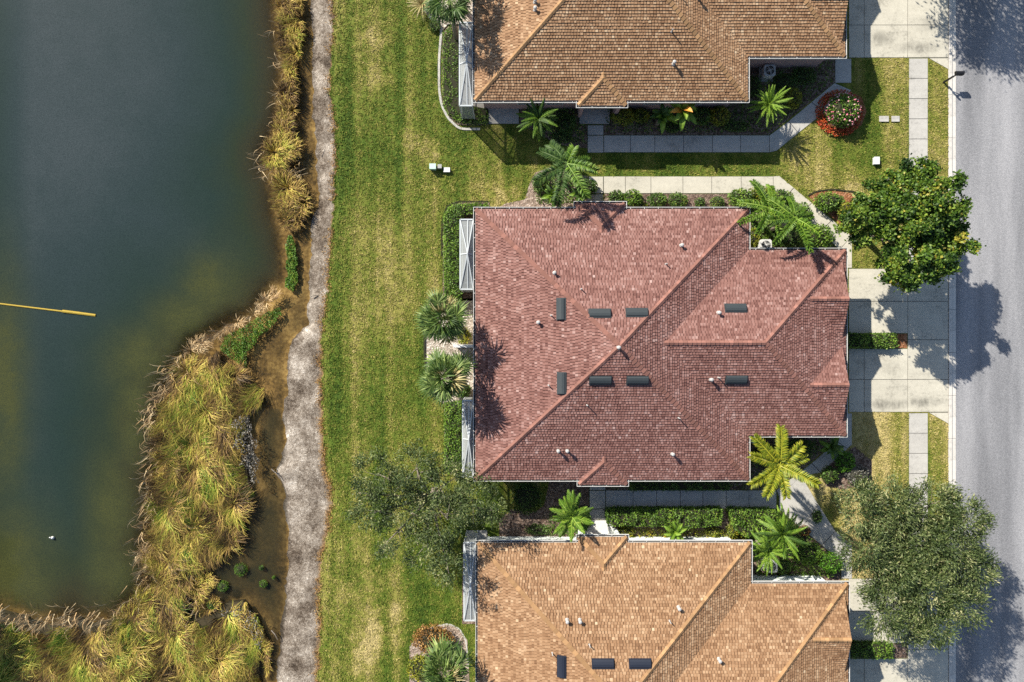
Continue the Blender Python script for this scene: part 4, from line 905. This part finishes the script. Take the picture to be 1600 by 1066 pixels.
weeds('grey leafless brush on the inner side of the reed bank', W2([(376, 650), (392, 646), (400, 662), (398, 676), (412, 688), (404, 702), (414, 716), (406, 736), (412, 752), (398, 748), (394, 732), (384, 722), (388, 706), (374, 690), (380, 672), (370, 662)], WATER_Z), 1900, 'leaf_brush', WATER_Z + .60, .14, .45, 'dry_brush')
weeds('grey dry brush above the lower lagoon', W2([(352, 948), (378, 938), (404, 955), (418, 980), (412, 1010), (398, 985), (375, 960)], WATER_Z), 900, 'leaf_brush', WATER_Z + .55, .14, .4, 'dry_brush')
for px, py, r, lb in ((378, 889, .5, 'largest round green tussock in the brown lagoon'), (350, 915, .42, 'yellowish tussock in the brown lagoon left of the largest one'), (413, 911, .30, 'small round green tussock near the shore of the brown lagoon'), (333, 943, .38, 'low green tussock at the lower end of the brown lagoon'), (410, 886, .18, 'tiny green tussock above the small round one'), (429, 901, .12, 'tiny green tussock nearest to the shore')):
    c = W(px, py, WATER_Z); t = shrub(lb, c.x, c.y, r, r, .35, 'leaf_weed', .09, 420, name='tussock', cat='tussock', group='tussocks in the lagoon', aspect=3); t.location.z = 0
    for o in t.children: o.location.z += WATER_Z

# ------------------------------------------------------------------ trees
def lobes_ring(cx, cy, zc, Rx, Ry, rz, n, lr, seed, top=True, gaps=()):
    r = random.Random(seed); L = []
    for k in range(n):
        a = 2 * math.pi * k / n + r.uniform(-.2, .2); q = r.uniform(.5, .84); s = lr * r.uniform(.68, 1.28)
        L.append(((cx + Rx * q * math.cos(a), cy + Ry * q * math.sin(a), zc + r.uniform(-.5, .3)), s, s, rz * r.uniform(.7, 1)))
    if top: L += [((cx + r.uniform(-.4, .4) + .35 * Rx * math.cos(b), cy + .35 * Ry * math.sin(b), zc + rz * .45), lr * 1.05, lr * 1.05, rz) for b in (0.3, 2.4, 4.5)]
    return L
def lobes_px(tab, z, rz, seed):
    r = random.Random(seed); L = []
    for px, py, rp in tab:
        zz = z + r.uniform(-.5, .5); k = (H - zz) / H / S; c = W(px, py, zz); L.append(((c.x, c.y, zz), rp * k, rp * k, rz * r.uniform(.8, 1.2)))
    return L
T1 = [(1368, 328, 44), (1420, 300, 46), (1436, 268, 22), (1466, 312, 44), (1344, 352, 32), (1402, 362, 52), (1458, 365, 48), (1490, 386, 22), (1418, 408, 44), (1462, 404, 34), (1396, 440, 20), (1322, 340, 16), (1408, 345, 40)]
T2 = [(1348, 800, 46), (1400, 792, 46), (1458, 785, 46), (1508, 815, 38), (1356, 856, 44), (1420, 850, 56), (1480, 860, 52), (1522, 888, 34), (1392, 920, 50), (1450, 925, 56), (1500, 946, 38), (1378, 962, 32), (1420, 985, 28), (1462, 982, 26), (1340, 768, 18), (1440, 870, 50), (1400, 890, 40)]
T3 = [(590, 740, 38), (650, 730, 38), (702, 752, 38), (742, 782, 40), (578, 802, 34), (640, 800, 44), (700, 812, 46), (772, 798, 22), (668, 858, 36), (700, 886, 26), (602, 850, 20), (625, 765, 30), (560, 770, 18)]
tree('dense dark green round crowned street tree above the driveway of the red roofed house', 24.9, 7.35, 5.1, lobes_px(T1, 5.0, 1.5, 4), 175, .18, 330, .20, 1.6, 'leaf_round', .2)
tree('large olive green street tree over the walk at the lower right', 25.4, -13.8, 5.1, lobes_px(T2, 5.0, 1.3, 9), 100, .24, 820, .20, 3.8, 'leaf_oak', .24, None, True, 5)
tree('sparse spreading tree on the lawn beside the lower screen cages', -5.5, -10.6, 4.9, lobes_px(T3, 4.8, 1.2, 21), 72, .22, 310, .18, 3.2, 'leaf_oak', .2, None, True, 6)
tree('tree beyond the upper right corner that shades the street', 29.6, 28.6, 5.2, lobes_ring(29.6, 28.6, 5.0, 5.0, 4.6, 1.4, 10, 1.6, 33), 44, .4, 380, .26, 2.8, 'leaf_oak', .22, None, True, 4)
tree('tree beyond the lower left corner that shades the reed bank', -42.6, -18.4, 5.0, lobes_ring(-42.6, -18.4, 4.6, 3.0, 3.0, 1.5, 7, 1.4, 41), 90, .4, 160, .3, 1.8, 'leaf_round', .2)

# ------------------------------------------------------------------ palms and other specimen plants
def Wp(px, py, z): return W(px, py, z)[:2]
def P_(label, px, py, z, *a, lean=None, **k):
    x, y = Wp(px, py, z); return palm(label, x, y, z, *a, lean=lean or (random.uniform(-.15, .15), random.uniform(-.15, .15)), **k)
P_('feather palm with arching fronds beside the upper porch of the red roofed house', 886, 256, 5.0, 8, 'feather', ['frond', 'frond', 'frond_dark'], 2.5, (-26, 34), seed=3, lw=.62, nl=100, plume=.75, droop=1.0, wl=.06, first=.4)
P_('left feather palm of the pair in front of the notch of the red roof', 1203, 325, 4.0, 9, 'feather', ['frond', 'frond_lime'], 2.1, (-25, 40), seed=4, lw=.44, nl=90, plume=.75, droop=1.0, wl=.075)
P_('right feather palm of the pair reaching over the pale walk', 1244, 342, 4.5, 8, 'feather', ['frond', 'frond_lime'], 2.15, (-25, 35), seed=5, lw=.44, nl=90, plume=.75, droop=.9, wl=.075, first=.2)
P_('golden yellow feather palm at the lower garage corner of the red roofed house', 1219, 728, 4.6, 9, 'feather', 'frond_gold', 2.35, (-14, 34), seed=6, lw=.62, nl=140, droop=.6, wl=.06, plume=.8, first=.1)
P_('green feather palm beside the white porch pad', 893, 806, 3.4, 20, 'feather', ['frond', 'frond_lime'], 1.7, (-18, 66), seed=7, lw=.34, nl=36, droop=.8, wl=.06)
P_('dark pygmy date palm beside the upper porch pad', 841, 186, 2.3, 34, 'feather', ['frond', 'frond', 'frond_dark'], 1.5, (-20, 72), seed=8, lw=.22, nl=36, droop=.9, wl=.045)
P_('bright lime spiky palm beside the diagonal walk of the upper house', 1201, 163, 1.8, 44, 'feather', 'frond_lime', 1.45, (-18, 76), seed=9, lw=.17, nl=34, droop=.6, wl=.04)
P_('upper date palm of the two beside the lower garage corner', 1222, 834, 2.4, 34, 'feather', ['frond', 'frond_lime', 'frond_dark'], 1.85, (-18, 72), seed=10, lw=.23, nl=40, droop=.95, wl=.045)
P_('lower date palm of the two beside the air conditioner', 1200, 860, 2.4, 32, 'feather', ['frond_lime', 'frond', 'frond_lime'], 1.7, (-18, 70), seed=11, lw=.21, nl=40, droop=.95, wl=.045)
P_('upper fan palm of the two beside the red roofed house', 694, 497, 5.3, 34, 'fan', ['frond_sabal'] * 5 + ['dry_blade', 'frond_dark'], 1.65, (-40, 84), seed=12, rt=.16)
P_('lower fan palm of the two beside the red roofed house', 694, 588, 5.3, 36, 'fan', ['frond_sabal'] * 5 + ['dry_blade', 'frond_dark'], 1.75, (-40, 84), seed=13, rt=.16)
P_('fan palm at the bottom edge beside the rust coloured shrub', 694, 1048, 4.6, 34, 'fan', ['frond_sabal'] * 5 + ['dry_blade', 'frond_dark'], 1.8, (-36, 84), seed=14, rt=.16)
P_('fan palm at the top edge beside the upper screen cage', 702, 2, 5.4, 24, 'fan', ['frond_sabal', 'frond_dark'], 1.6, (-40, 60), seed=15, rt=.16)
P_('fan palm beyond the top edge of the photo', 712, -50, 5.4, 22, 'fan', 'frond_sabal', 1.7, (-40, 60), seed=16, rt=.16)
P_('dry straw coloured fountain grass clump at the top edge', 660, 8, .35, 60, 'feather', 'dry_blade', 1.15, (5, 75), seed=17, name='ornamental_grass', cat='ornamental grass', part='blade', lw=.10, nl=8, droop=.9, wl=.03)
P_('broad leaved plant with a pale crown beside the upper walk', 1034, 184, 1.3, 14, 'broad', ['frond', 'frond_lime', 'frond_dark'], 1.2, (0, 60), seed=18, name='tropical_plant', cat='tropical plant', part='leaf')
P_('tall tropical plant with orange and lime leaves beside the upper walk', 1066, 174, 2.0, 20, 'broad', ['orange_leaf', 'frond_lime', 'frond', 'frond_lime', 'frond'], 1.3, (-10, 60), seed=19, name='tropical_plant', cat='tropical plant', part='leaf')
P_('broad leaved plant growing out of the long lower hedge', 1052, 830, 1.0, 14, 'broad', ['frond', 'frond_lime'], 1.1, (0, 60), seed=20, name='tropical_plant', cat='tropical plant', part='leaf')
P_('dark broad leaved plant beside the lower garage walk', 1296, 698, .9, 14, 'broad', ['frond_dark', 'frond_dark', 'frond'], 1.1, (-5, 60), seed=21, name='tropical_plant', cat='tropical plant', part='leaf')
P_('broad dark leaves below the arching feather palm', 905, 305, .8, 14, 'broad', ['frond', 'frond_dark'], 1.0, (-5, 60), seed=22, name='tropical_plant', cat='tropical plant', part='leaf')
P_('broad dark leaves left of the arching feather palm', 862, 306, .8, 14, 'broad', ['frond', 'frond_dark'], 1.0, (-5, 60), seed=23, name='tropical_plant', cat='tropical plant', part='leaf')

# ------------------------------------------------------------------ hedges and shrubs
def Hd(label, pts, h, mat, **k): hedge(label, W2(pts, h), h, mat, **k)
Hd('clipped green hedge beside the upper screen cage of the red roofed house', [(693, 335), (702, 322), (714, 318), (762, 318), (762, 331), (722, 333), (719, 470), (695, 470)], 1.1, 'leaf_hedge')
Hd('clipped green hedge beside the lower screen cage of the red roofed house', [(695, 632), (722, 628), (722, 740), (695, 738)], 1.1, 'leaf_hedge')
Hd('low clipped hedge between the garage doors of the red roofed house', [(1326, 522), (1403, 522), (1403, 543), (1326, 543)], .7, 'leaf_hedge')
Hd('low clipped hedge between the garage doors of the lower tan house', [(1326, 1008), (1397, 1008), (1397, 1030), (1326, 1030)], .7, 'leaf_hedge')
Hd('low hedge behind the white edging of the upper tan house', [(692, 50), (705, 38), (716, 45), (716, 163), (762, 172), (762, 192), (718, 190), (700, 178), (692, 160)], .35, 'leaf_hedge', leaf=.10)
Hd('long clipped hedge between the grey walk and the lower tan house', [(949, 798), (1130, 797), (1128, 821), (1080, 826), (1020, 823), (952, 822)], 1.1, 'leaf_hedge', lump=.13)
Hd('broad green hedge at the bend of the grey walk', [(1142, 798), (1212, 799), (1228, 815), (1214, 836), (1168, 840), (1150, 828)], 1.15, 'leaf_hedge', lump=.10)
Hd('dark shaded shrubs along the lower wall of the red roofed house', [(985, 755), (1140, 755), (1140, 766), (985, 766)], .7, 'leaf_dark', lump=.1)
SHR = [
 (963, 308, 13, 12, .8, 'leaf_shrub', 'leftmost shrub of the row beside the pale walk, next to the upper porch'),
 (990, 309, 15, 14, .9, 'leaf_hedge', 'second green shrub from the upper porch beside the pale walk'),
 (1028, 312, 16, 12, .8, 'leaf_shrub', 'left of the two touching round shrubs in the middle of the pale walk'),
 (1060, 313, 16, 13, .8, 'leaf_shrub', 'right of the two touching round shrubs in the middle of the pale walk'),
 (1094, 316, 9, 8, .5, 'leaf_shrub', 'smallest shrub of the row beside the pale walk'),
 (1122, 316, 12, 10, .6, 'leaf_shrub', 'low shrub right of the smallest one beside the pale walk'),
 (1160, 309, 22, 15, 1.1, 'leaf_hedge', 'wide shrub at the right end of the row beside the pale walk'),
 (1004, 321, 10, 6, .35, 'leaf_yellow', 'low yellowish ground plant against the upper wall of the red roofed house'),
 (1190, 303, 20, 13, 1.0, 'leaf_yellow', 'yellow green shrub above the pair of feather palms'),
 (1222, 310, 20, 15, 1.2, 'leaf_shrub', 'round shrub in the bend of the pale walk'),
 (1250, 335, 22, 20, 1.3, 'leaf_shrub', 'tall shrub along the diagonal of the pale walk'),
 (1215, 352, 24, 18, 1.0, 'leaf_dark', 'dark shrub below the pair of feather palms'),
 (1240, 372, 24, 16, 1.0, 'leaf_dark', 'dark shrub beside the air conditioner behind the red roof'),
 (1280, 370, 27, 21, 1.2, 'leaf_hedge', 'big green shrub at the upper garage corner of the red roofed house'),
 (1178, 370, 12, 15, .7, 'leaf_yellow', 'yellowish shrub in the notch of the red roof'),
 (1297, 315, 25, 16, .9, 'leaf_hedge', 'green shrub on the lawn side of the walk left of the round street tree'),
 (1326, 328, 16, 15, 1.0, 'leaf_yellow', 'bright shrub tucked under the left edge of the round street tree'),
 (845, 285, 14, 16, .9, 'leaf_shrub', 'bush left of the arching feather palm'),
 (920, 292, 15, 13, .9, 'frond_dark', 'dark bush between the arching feather palm and the pale walk'),
 (1322, 722, 16, 17, 1.0, 'leaf_bright', 'bright green round shrub beside the shaded diagonal walk'),
 (1298, 742, 14, 13, .8, 'leaf_shrub', 'dull green shrub left of the bright round one where the walks meet'),
 (1342, 742, 18, 15, .8, 'leaf_grey', 'greyish shrub at the edge of the olive street tree'),
 (1278, 808, 8, 11, .6, 'leaf_dark', 'dark small shrub beside the sunny diagonal walk'),
 (1146, 829, 10, 12, .8, 'leaf_yellow', 'yellow shrub between the two lower hedges'),
 (978, 832, 15, 9, .5, 'leaf_yellow', 'low yellow shrub beside the white porch pad'),
 (1115, 832, 12, 8, .5, 'leaf_yellow', 'low yellow shrub against the mint wall'),
 (1262, 866, 25, 17, .9, 'leaf_hedge', 'green shrub between the date palms and the round bush'),
 (1301, 881, 18, 17, 1.0, 'leaf_bright', 'bright round clipped bush beside the lower end of the diagonal walk'),
 (1222, 884, 17, 12, .7, 'leaf_shrub', 'shrub right of the lower air conditioner'),
 (1258, 830, 10, 9, .5, 'rust_leaf', 'small rusty shrub beside the sunny diagonal walk'),
 (1228, 825, 14, 12, .9, 'leaf_hedge', 'green shrub under the upper date palm'),
 (1180, 850, 10, 22, .8, 'leaf_shrub', 'narrow shrub along the corner of the lower tan roof'),
 (975, 180, 18, 14, 1.2, 'leaf_yellow', 'left round shrub below the upper tan roof'),  # paler leaf colour on the yellow ones here lifts their tone in the shade
 (1003, 180, 13, 11, 1.0, 'leaf_yellow', 'small shrub second from the upper porch'),
 (1098, 180, 15, 14, 1.2, 'leaf_shrub', 'shrub right of the orange leaved plant'),
 (1126, 179, 17, 15, 1.3, 'leaf_yellow', 'shrub nearest the corner of the upper tan roof'),
 (1240, 152, 15, 17, .9, 'leaf_yellow', 'yellow green shrub right of the lime spiky palm'),
 (1258, 118, 20, 14, .6, 'leaf_dark', 'dark shrub in the shade beside the upper garage wall'),
 (1225, 128, 18, 14, .6, 'leaf_dark', 'dark shrub in the shade right of the upper air conditioner'),
 (1180, 135, 12, 16, .6, 'leaf_dark', 'dark shrub left of the upper air conditioner'),
 (1050, 199, 14, 8, .4, 'leaf_dark', 'low dark plant beside the upper walk'),
 (1150, 197, 22, 9, .4, 'leaf_dark', 'long low dark plant beside the bend of the upper walk'),
 (885, 192, 16, 16, .7, 'leaf_dark', 'dark shrub right of the pygmy date palm'),
 (878, 215, 18, 9, .4, 'leaf_dark', 'low dark groundcover below the pygmy date palm'),
 (905, 818, 20, 15, .7, 'leaf_shrub', 'bushy shrub under the green palm beside the white pad'),
 (840, 828, 20, 9, .4, 'leaf_dark', 'thin dark shrub on the mulch beside the mint wall'),
 (822, 778, 26, 28, .35, 'leaf_dark', 'low dark round leaf patch added for the shaded lawn beside the red roof'),  # dark leaves put in for lawn that only lies in shade
 (1205, 715, 26, 18, .7, 'leaf_dark', 'dark shrub under the golden palm'),
 (1250, 700, 30, 14, .6, 'leaf_dark', 'dark shrub along the lower garage wall of the red roofed house'),
 (725, 525, 12, 14, .6, 'leaf_yellow', 'yellow shrub between the two fan palms'),
 (722, 610, 14, 12, .7, 'leaf_shrub', 'green shrub below the lower fan palm'),
 (674, 1000, 32, 22, 1.1, 'rust_leaf', 'rust coloured shrub in the bed at the bottom edge'),
 (655, 1045, 20, 22, .7, 'leaf_yellow', 'yellow green plant left of the bottom fan palm'),
 (678, 40, 10, 9, .4, 'leaf_dark', 'small dark shrub at the end of the white edging'),
]
for px, py, rx, ry, h, mat, lb in SHR:
    z = h * .7; x, y = Wp(px, py, z); k = (H - z) / H / S; shrub(lb, x, y, rx * k, ry * k, h, mat, .13 if h > .6 else .11, 230, lump=.10)
GC = [('scattered low plants around the arching feather palm', [(832, 288), (842, 274), (862, 266), (916, 278), (914, 318), (840, 320)], 2200, 'leaf_shrub'),
 ('low mixed ground cover in the shaded bed below the upper tan house', [(946, 162), (1300, 95), (1300, 128), (1200, 208), (946, 208)], 7500, 'leaf_shrub'),
 ('low ground cover left of the upper porch pad', [(815, 165), (902, 165), (902, 195), (914, 198), (914, 226), (870, 222), (838, 204)], 1800, 'leaf_shrub'),
 ('ground cover along the lower wall of the red roofed house', [(950, 752), (1168, 752), (1175, 690), (1300, 684), (1262, 722), (1210, 762), (950, 762)], 4200, 'leaf_shrub'),
 ('green ground cover under the two date palms', [(1176, 830), (1222, 800), (1284, 856), (1308, 884), (1300, 900), (1180, 900)], 5200, 'leaf_hedge'),
 ('sparse ground cover against the mint wall', [(965, 824), (1165, 826), (1165, 846), (965, 846)], 1500, 'leaf_yellow'),
 ('green ground cover below the pair of feather palms', [(1172, 310), (1215, 306), (1300, 386), (1172, 386)], 6000, 'leaf_hedge'),
 ('low ground cover on the mulch under the green palm', [(860, 790), (918, 790), (908, 836), (850, 836)], 1100, 'leaf_shrub')]
for lb, pl, n, mt in GC: tag(weeds(lb, W2(pl), n, mt, .05, .15, .30, 'ground_cover'), None, 'ground cover')
# flowering bush and its border
bx, by = Wp(1318, 172, .8)
fb = shrub('round green bush dotted with pink flowers on the lawn of the upper house', bx, by, 1.2, 1.2, 1.5, 'leaf_hedge', .13, 230, name='flowering_bush', cat='bush', lump=.05)
d = unit(rng.normal(size=(120, 3))); d[:, 2] = np.abs(d[:, 2]); Q = np.column_stack([bx + d[:, 0] * 1.22, by + d[:, 1] * 1.22, .68 + d[:, 2] * .86]); V, F = leaf_quads(Q, .12, 1.5, 1.15); o = mesh_np('flowers', V, F, M['pink_petal'], fb, np.repeat(rng.uniform(0, 1, len(Q)), 4)); o['kind'] = 'stuff'
a = rng.uniform(0, 6.283, 1500); q = rng.uniform(1.12, 1.66, 1500); Q = np.column_stack([bx + q * np.cos(a), by + q * np.sin(a), .08 + .22 * rng.uniform(0, 1, 1500)]); V, F = leaf_quads(Q, .13, .8, 1.4)
tag(mesh_np('flower_border', V, F, M['red_petal'], None, np.repeat(rng.uniform(0, 1, 1500), 4)), 'ring of red orange flowers around the pink flowering bush', 'flowers', kind='stuff')
# dry fringe of leaf litter along the turf edge
ys = rng.uniform(-25, 25, 5200); Q = np.column_stack([xl(ys) + rng.normal(-.10, .17, 5200), ys, -.06 + .08 * rng.uniform(0, 1, 5200)]); Q = Q[wob(Q[:, 1], Q[:, 1] * .2, 1.3) > -.35]
V, F = leaf_quads(Q, .12, .7, 2.6); tag(mesh_np('dry_fringe', V, F, M['rust_leaf'], None, np.repeat(rng.uniform(0, 1, len(Q)), 4)), 'dry rusty grass fringe between the lawn and the pale shore', 'dry grass', kind='stuff')

# ------------------------------------------------------------------ small things
def edging(label, pts, wd=.16, m='concrete_white', h=.10):
    P = W2(pts); q = [Vector((*p, 0)) for p in P]; b = MB(); fine = []
    for i in range(len(q) - 1):
        for k in range(6): fine.append(q[i].lerp(q[i + 1], k / 6))
    fine.append(q[-1])
    for _ in range(3): fine = [fine[0]] + [(fine[i - 1] + fine[i] * 2 + fine[i + 1]) / 4 for i in range(1, len(fine) - 1)] + [fine[-1]]
    v = []; n = len(fine)
    for i, p in enumerate(fine):
        d = (fine[min(i + 1, n - 1)] - fine[max(i - 1, 0)]).normalized(); s = Vector((-d.y, d.x, 0)) * wd / 2; v += [p + s - Vector((0, 0, .08)), p + s + Vector((0, 0, h)), p - s + Vector((0, 0, h)), p - s - Vector((0, 0, .08))]
    b.add(v, [[i * 4 + j, i * 4 + (j + 1) % 4, i * 4 + 4 + (j + 1) % 4, i * 4 + 4 + j] for i in range(n - 1) for j in range(4)] + [[0, 1, 2, 3], [n * 4 - 1, n * 4 - 2, n * 4 - 3, n * 4 - 4]])
    o = b.build('garden_edging', M[m]); fix_normals(o.data); return tag(o, label, 'garden edging')
edging('pale concrete garden edging curving round the hedge of the upper tan house', [(690, 44), (686, 90), (686, 140), (690, 165), (700, 185), (718, 202), (750, 202)], .16, 'concrete_old', .05)
edging('dark garden edging left of the two fan palms', [(684, 466), (664, 500), (663, 560), (672, 605)], .12, 'stem')
edging('thin curved edging around the hedge at the upper left of the red roof', [(762, 315), (714, 315), (698, 322), (690, 345), (690, 400)], .08, 'stem', .05)
edging('dark curved edging around the bed under the round street tree', [(1262, 306), (1275, 299), (1300, 296), (1335, 300)], .1, 'stem', .06)
edging('curved edging around the rust coloured shrub bed', [(672, 982), (700, 974), (718, 982), (728, 1000), (732, 1040)], .09, 'concrete_old', .03)
def ac(label, px, py):
    x, y = Wp(px, py, .8); t = thing('air_conditioner', label, 'air conditioner', (x, y, 0))
    b = MB(); w = .40; c = .10; oc = [(x - w, y - w + c), (x - w + c, y - w), (x + w - c, y - w), (x + w, y - w + c), (x + w, y + w - c), (x + w - c, y + w), (x - w + c, y + w), (x - w, y + w - c)]
    b.prism(oc, 0, .80); b.build('body', M['ac_metal'], t)
    g = MB(); n = 18; g.prism([(x + .31 * math.cos(2 * math.pi * i / n), y + .31 * math.sin(2 * math.pi * i / n)) for i in range(n)], .80, .815); g.build('fan_opening', M['black'], t)
    f = MB()
    for i in range(4):
        a = i * math.pi / 2 + .4; f.obox((x + .16 * math.cos(a), y + .16 * math.sin(a), .822), (.12 * math.cos(a), .12 * math.sin(a), 0), (-.06 * math.sin(a), .06 * math.cos(a), .004), (0, 0, .003))
    f.build('fan_blades', M['grey_plastic'], t)
    q = MB()
    for i in range(6):
        a = i * math.pi / 6; q.obox((x, y, .836), (.33 * math.cos(a), .33 * math.sin(a), 0), (-.006 * math.sin(a), .006 * math.cos(a), 0), (0, 0, .004))
    q.tube([(x, y, .832), (x, y, .852)], .075, 10); q.build('fan_guard', M['ac_metal'], t)
    s = MB(); s.box(x - .5, y - .5, -.05, x + .5, y + .5, .05); s.build('base_pad', M['concrete_old'], t)
ac('white air conditioner in the shade of the upper tan house', 1203, 110)
ac('air conditioner half hidden behind the upper notch of the red roof', 1197, 383)
ac('air conditioner half under the lower notch of the red roof', 1183, 684)
ac('air conditioner under the lower date palm', 1206, 886)
def ubox(label, px, py, w, d, h, m, lid=True, rz=0):
    x, y = Wp(px, py, h); t = thing('utility_box', label, 'utility box', (x, y, 0), rz=rz)
    b = MB(); b.prism([(-w / 2, -d / 2), (w / 2, -d / 2), (w / 2, d / 2), (-w / 2, d / 2)], -.1, h); b.build('body', M[m], t, local=True)
    if lid: l = MB(); l.prism([(-w / 2 - .02, -d / 2 - .02), (w / 2 + .02, -d / 2 - .02), (w / 2 + .02, d / 2 + .02), (-w / 2 - .02, d / 2 + .02)], h, h + .04); l.build('lid', M[m], t, local=True)
ubox('pale green utility box with its post shadow on the lawn, left of the three', 676, 260, .42, .34, .45, 'green_plastic'); ubox('small middle utility box of the three on the lawn', 687, 260, .24, .24, .35, 'grey_plastic'); ubox('low white utility box on the lawn, right of the three', 698, 265.5, .42, .28, .2, 'white_plastic')
ubox('long water meter cover set in the lawn beside the sidewalk', 1381, 186, .62, .36, .05, 'concrete_old'); ubox('small square meter cover right of the long one', 1399, 186, .52, .36, .05, 'concrete_old'); ubox('small white utility box standing alone on the lawn near the round street tree', 1370, 251, .34, .48, .25, 'white_plastic')
mx, my = Wp(1474, 129, 0); t = thing('mailbox', 'black kerbside mailbox on a post with an arm over the kerb', 'mailbox', (mx, my, 0))
b = MB(); b.box(mx - .05, my - .05, -.2, mx + .05, my + .05, 1.08); b.tube([(mx, my, 1.08), (mx, my, 1.13), (mx, my, 1.2)], [.07, .07, .01], 8); b.build('post', M['black'], t)
b = MB(); b.obox((mx + .24, my + .13, .92), (.26, .12, 0), (-.016, .035, 0), (0, 0, .035)); b.obox((mx + .14, my + .07, .75), (.12, .055, .15), (-.012, .026, 0), (0, 0, .02)); b.build('arm', M['black'], t)
b = MB(); prof = [(-.14, .95), (-.14, 1.10), (-.10, 1.18), (0, 1.215), (.10, 1.18), (.14, 1.10), (.14, .95)]; c = (mx + .45, my + .24); v = [(c[0] + sx, c[1] + a, z) for sx in (-.28, .28) for a, z in prof]; k = len(prof)
b.add(v, [[i, (i + 1) % k, k + (i + 1) % k, k + i] for i in range(k)] + [list(range(k))[::-1], list(range(k, 2 * k))]); o = b.build('box', M['black'], t); fix_normals(o.data)
b = MB(); b.box(c[0] + .02, c[1] - .165, 1.0, c[0] + .20, c[1] - .15, 1.10); b.build('flag', M['black'], t)
# yellow streak drawn as two tubes, and small things in the pond
t = thing('yellow_streak', 'yellow streak drawn as tubes on the dark pond at the left edge', 'pipe', W(75, 484, WATER_Z))
b = MB(); b.tube([W(-40, 470, WATER_Z + .01), W(100, 487, WATER_Z + .01)], .06, 8); b.build('pipe', M['streak_yellow'], t); b = MB(); b.tube([W(98, 486.5, WATER_Z + .02), W(150, 493, WATER_Z - .04)], .11, 8); b.build('streak_end', M['streak_yellow'], t)
b = MB(); c = W(83, 840, WATER_Z); b.ellipsoid((c.x, c.y, WATER_Z + .06), .13, .11, .12); b.ellipsoid((c.x - .12, c.y + .04, WATER_Z + .16), .06, .05, .06, 8, 5); tag(b.build('float', M['white_plastic'], smooth=True), 'small white float on the dark water at the lower left', 'float')
def stick(label, a, b_, r=.03):
    m = MB(); p, q = W(*a, -.3), W(*b_, -.3); mid = (p + q) / 2 + Vector((.05, .06, .05)); m.tube([p, mid, q], [r, r * .8, r * .4], 5); tag(m.build('driftwood', M['bark']), label, 'driftwood')
stick('grey stick lying across the pinch of the shore', (486, 463), (498, 462), .05); stick('thin branch at the sandy spur beside the reeds', (424, 733), (437, 748), .05); stick('small stick on the upper shore near the lawn', (497, 240), (506, 232)); stick('short branch at the edge of the brown lagoon', (424, 985), (434, 1000), .05)
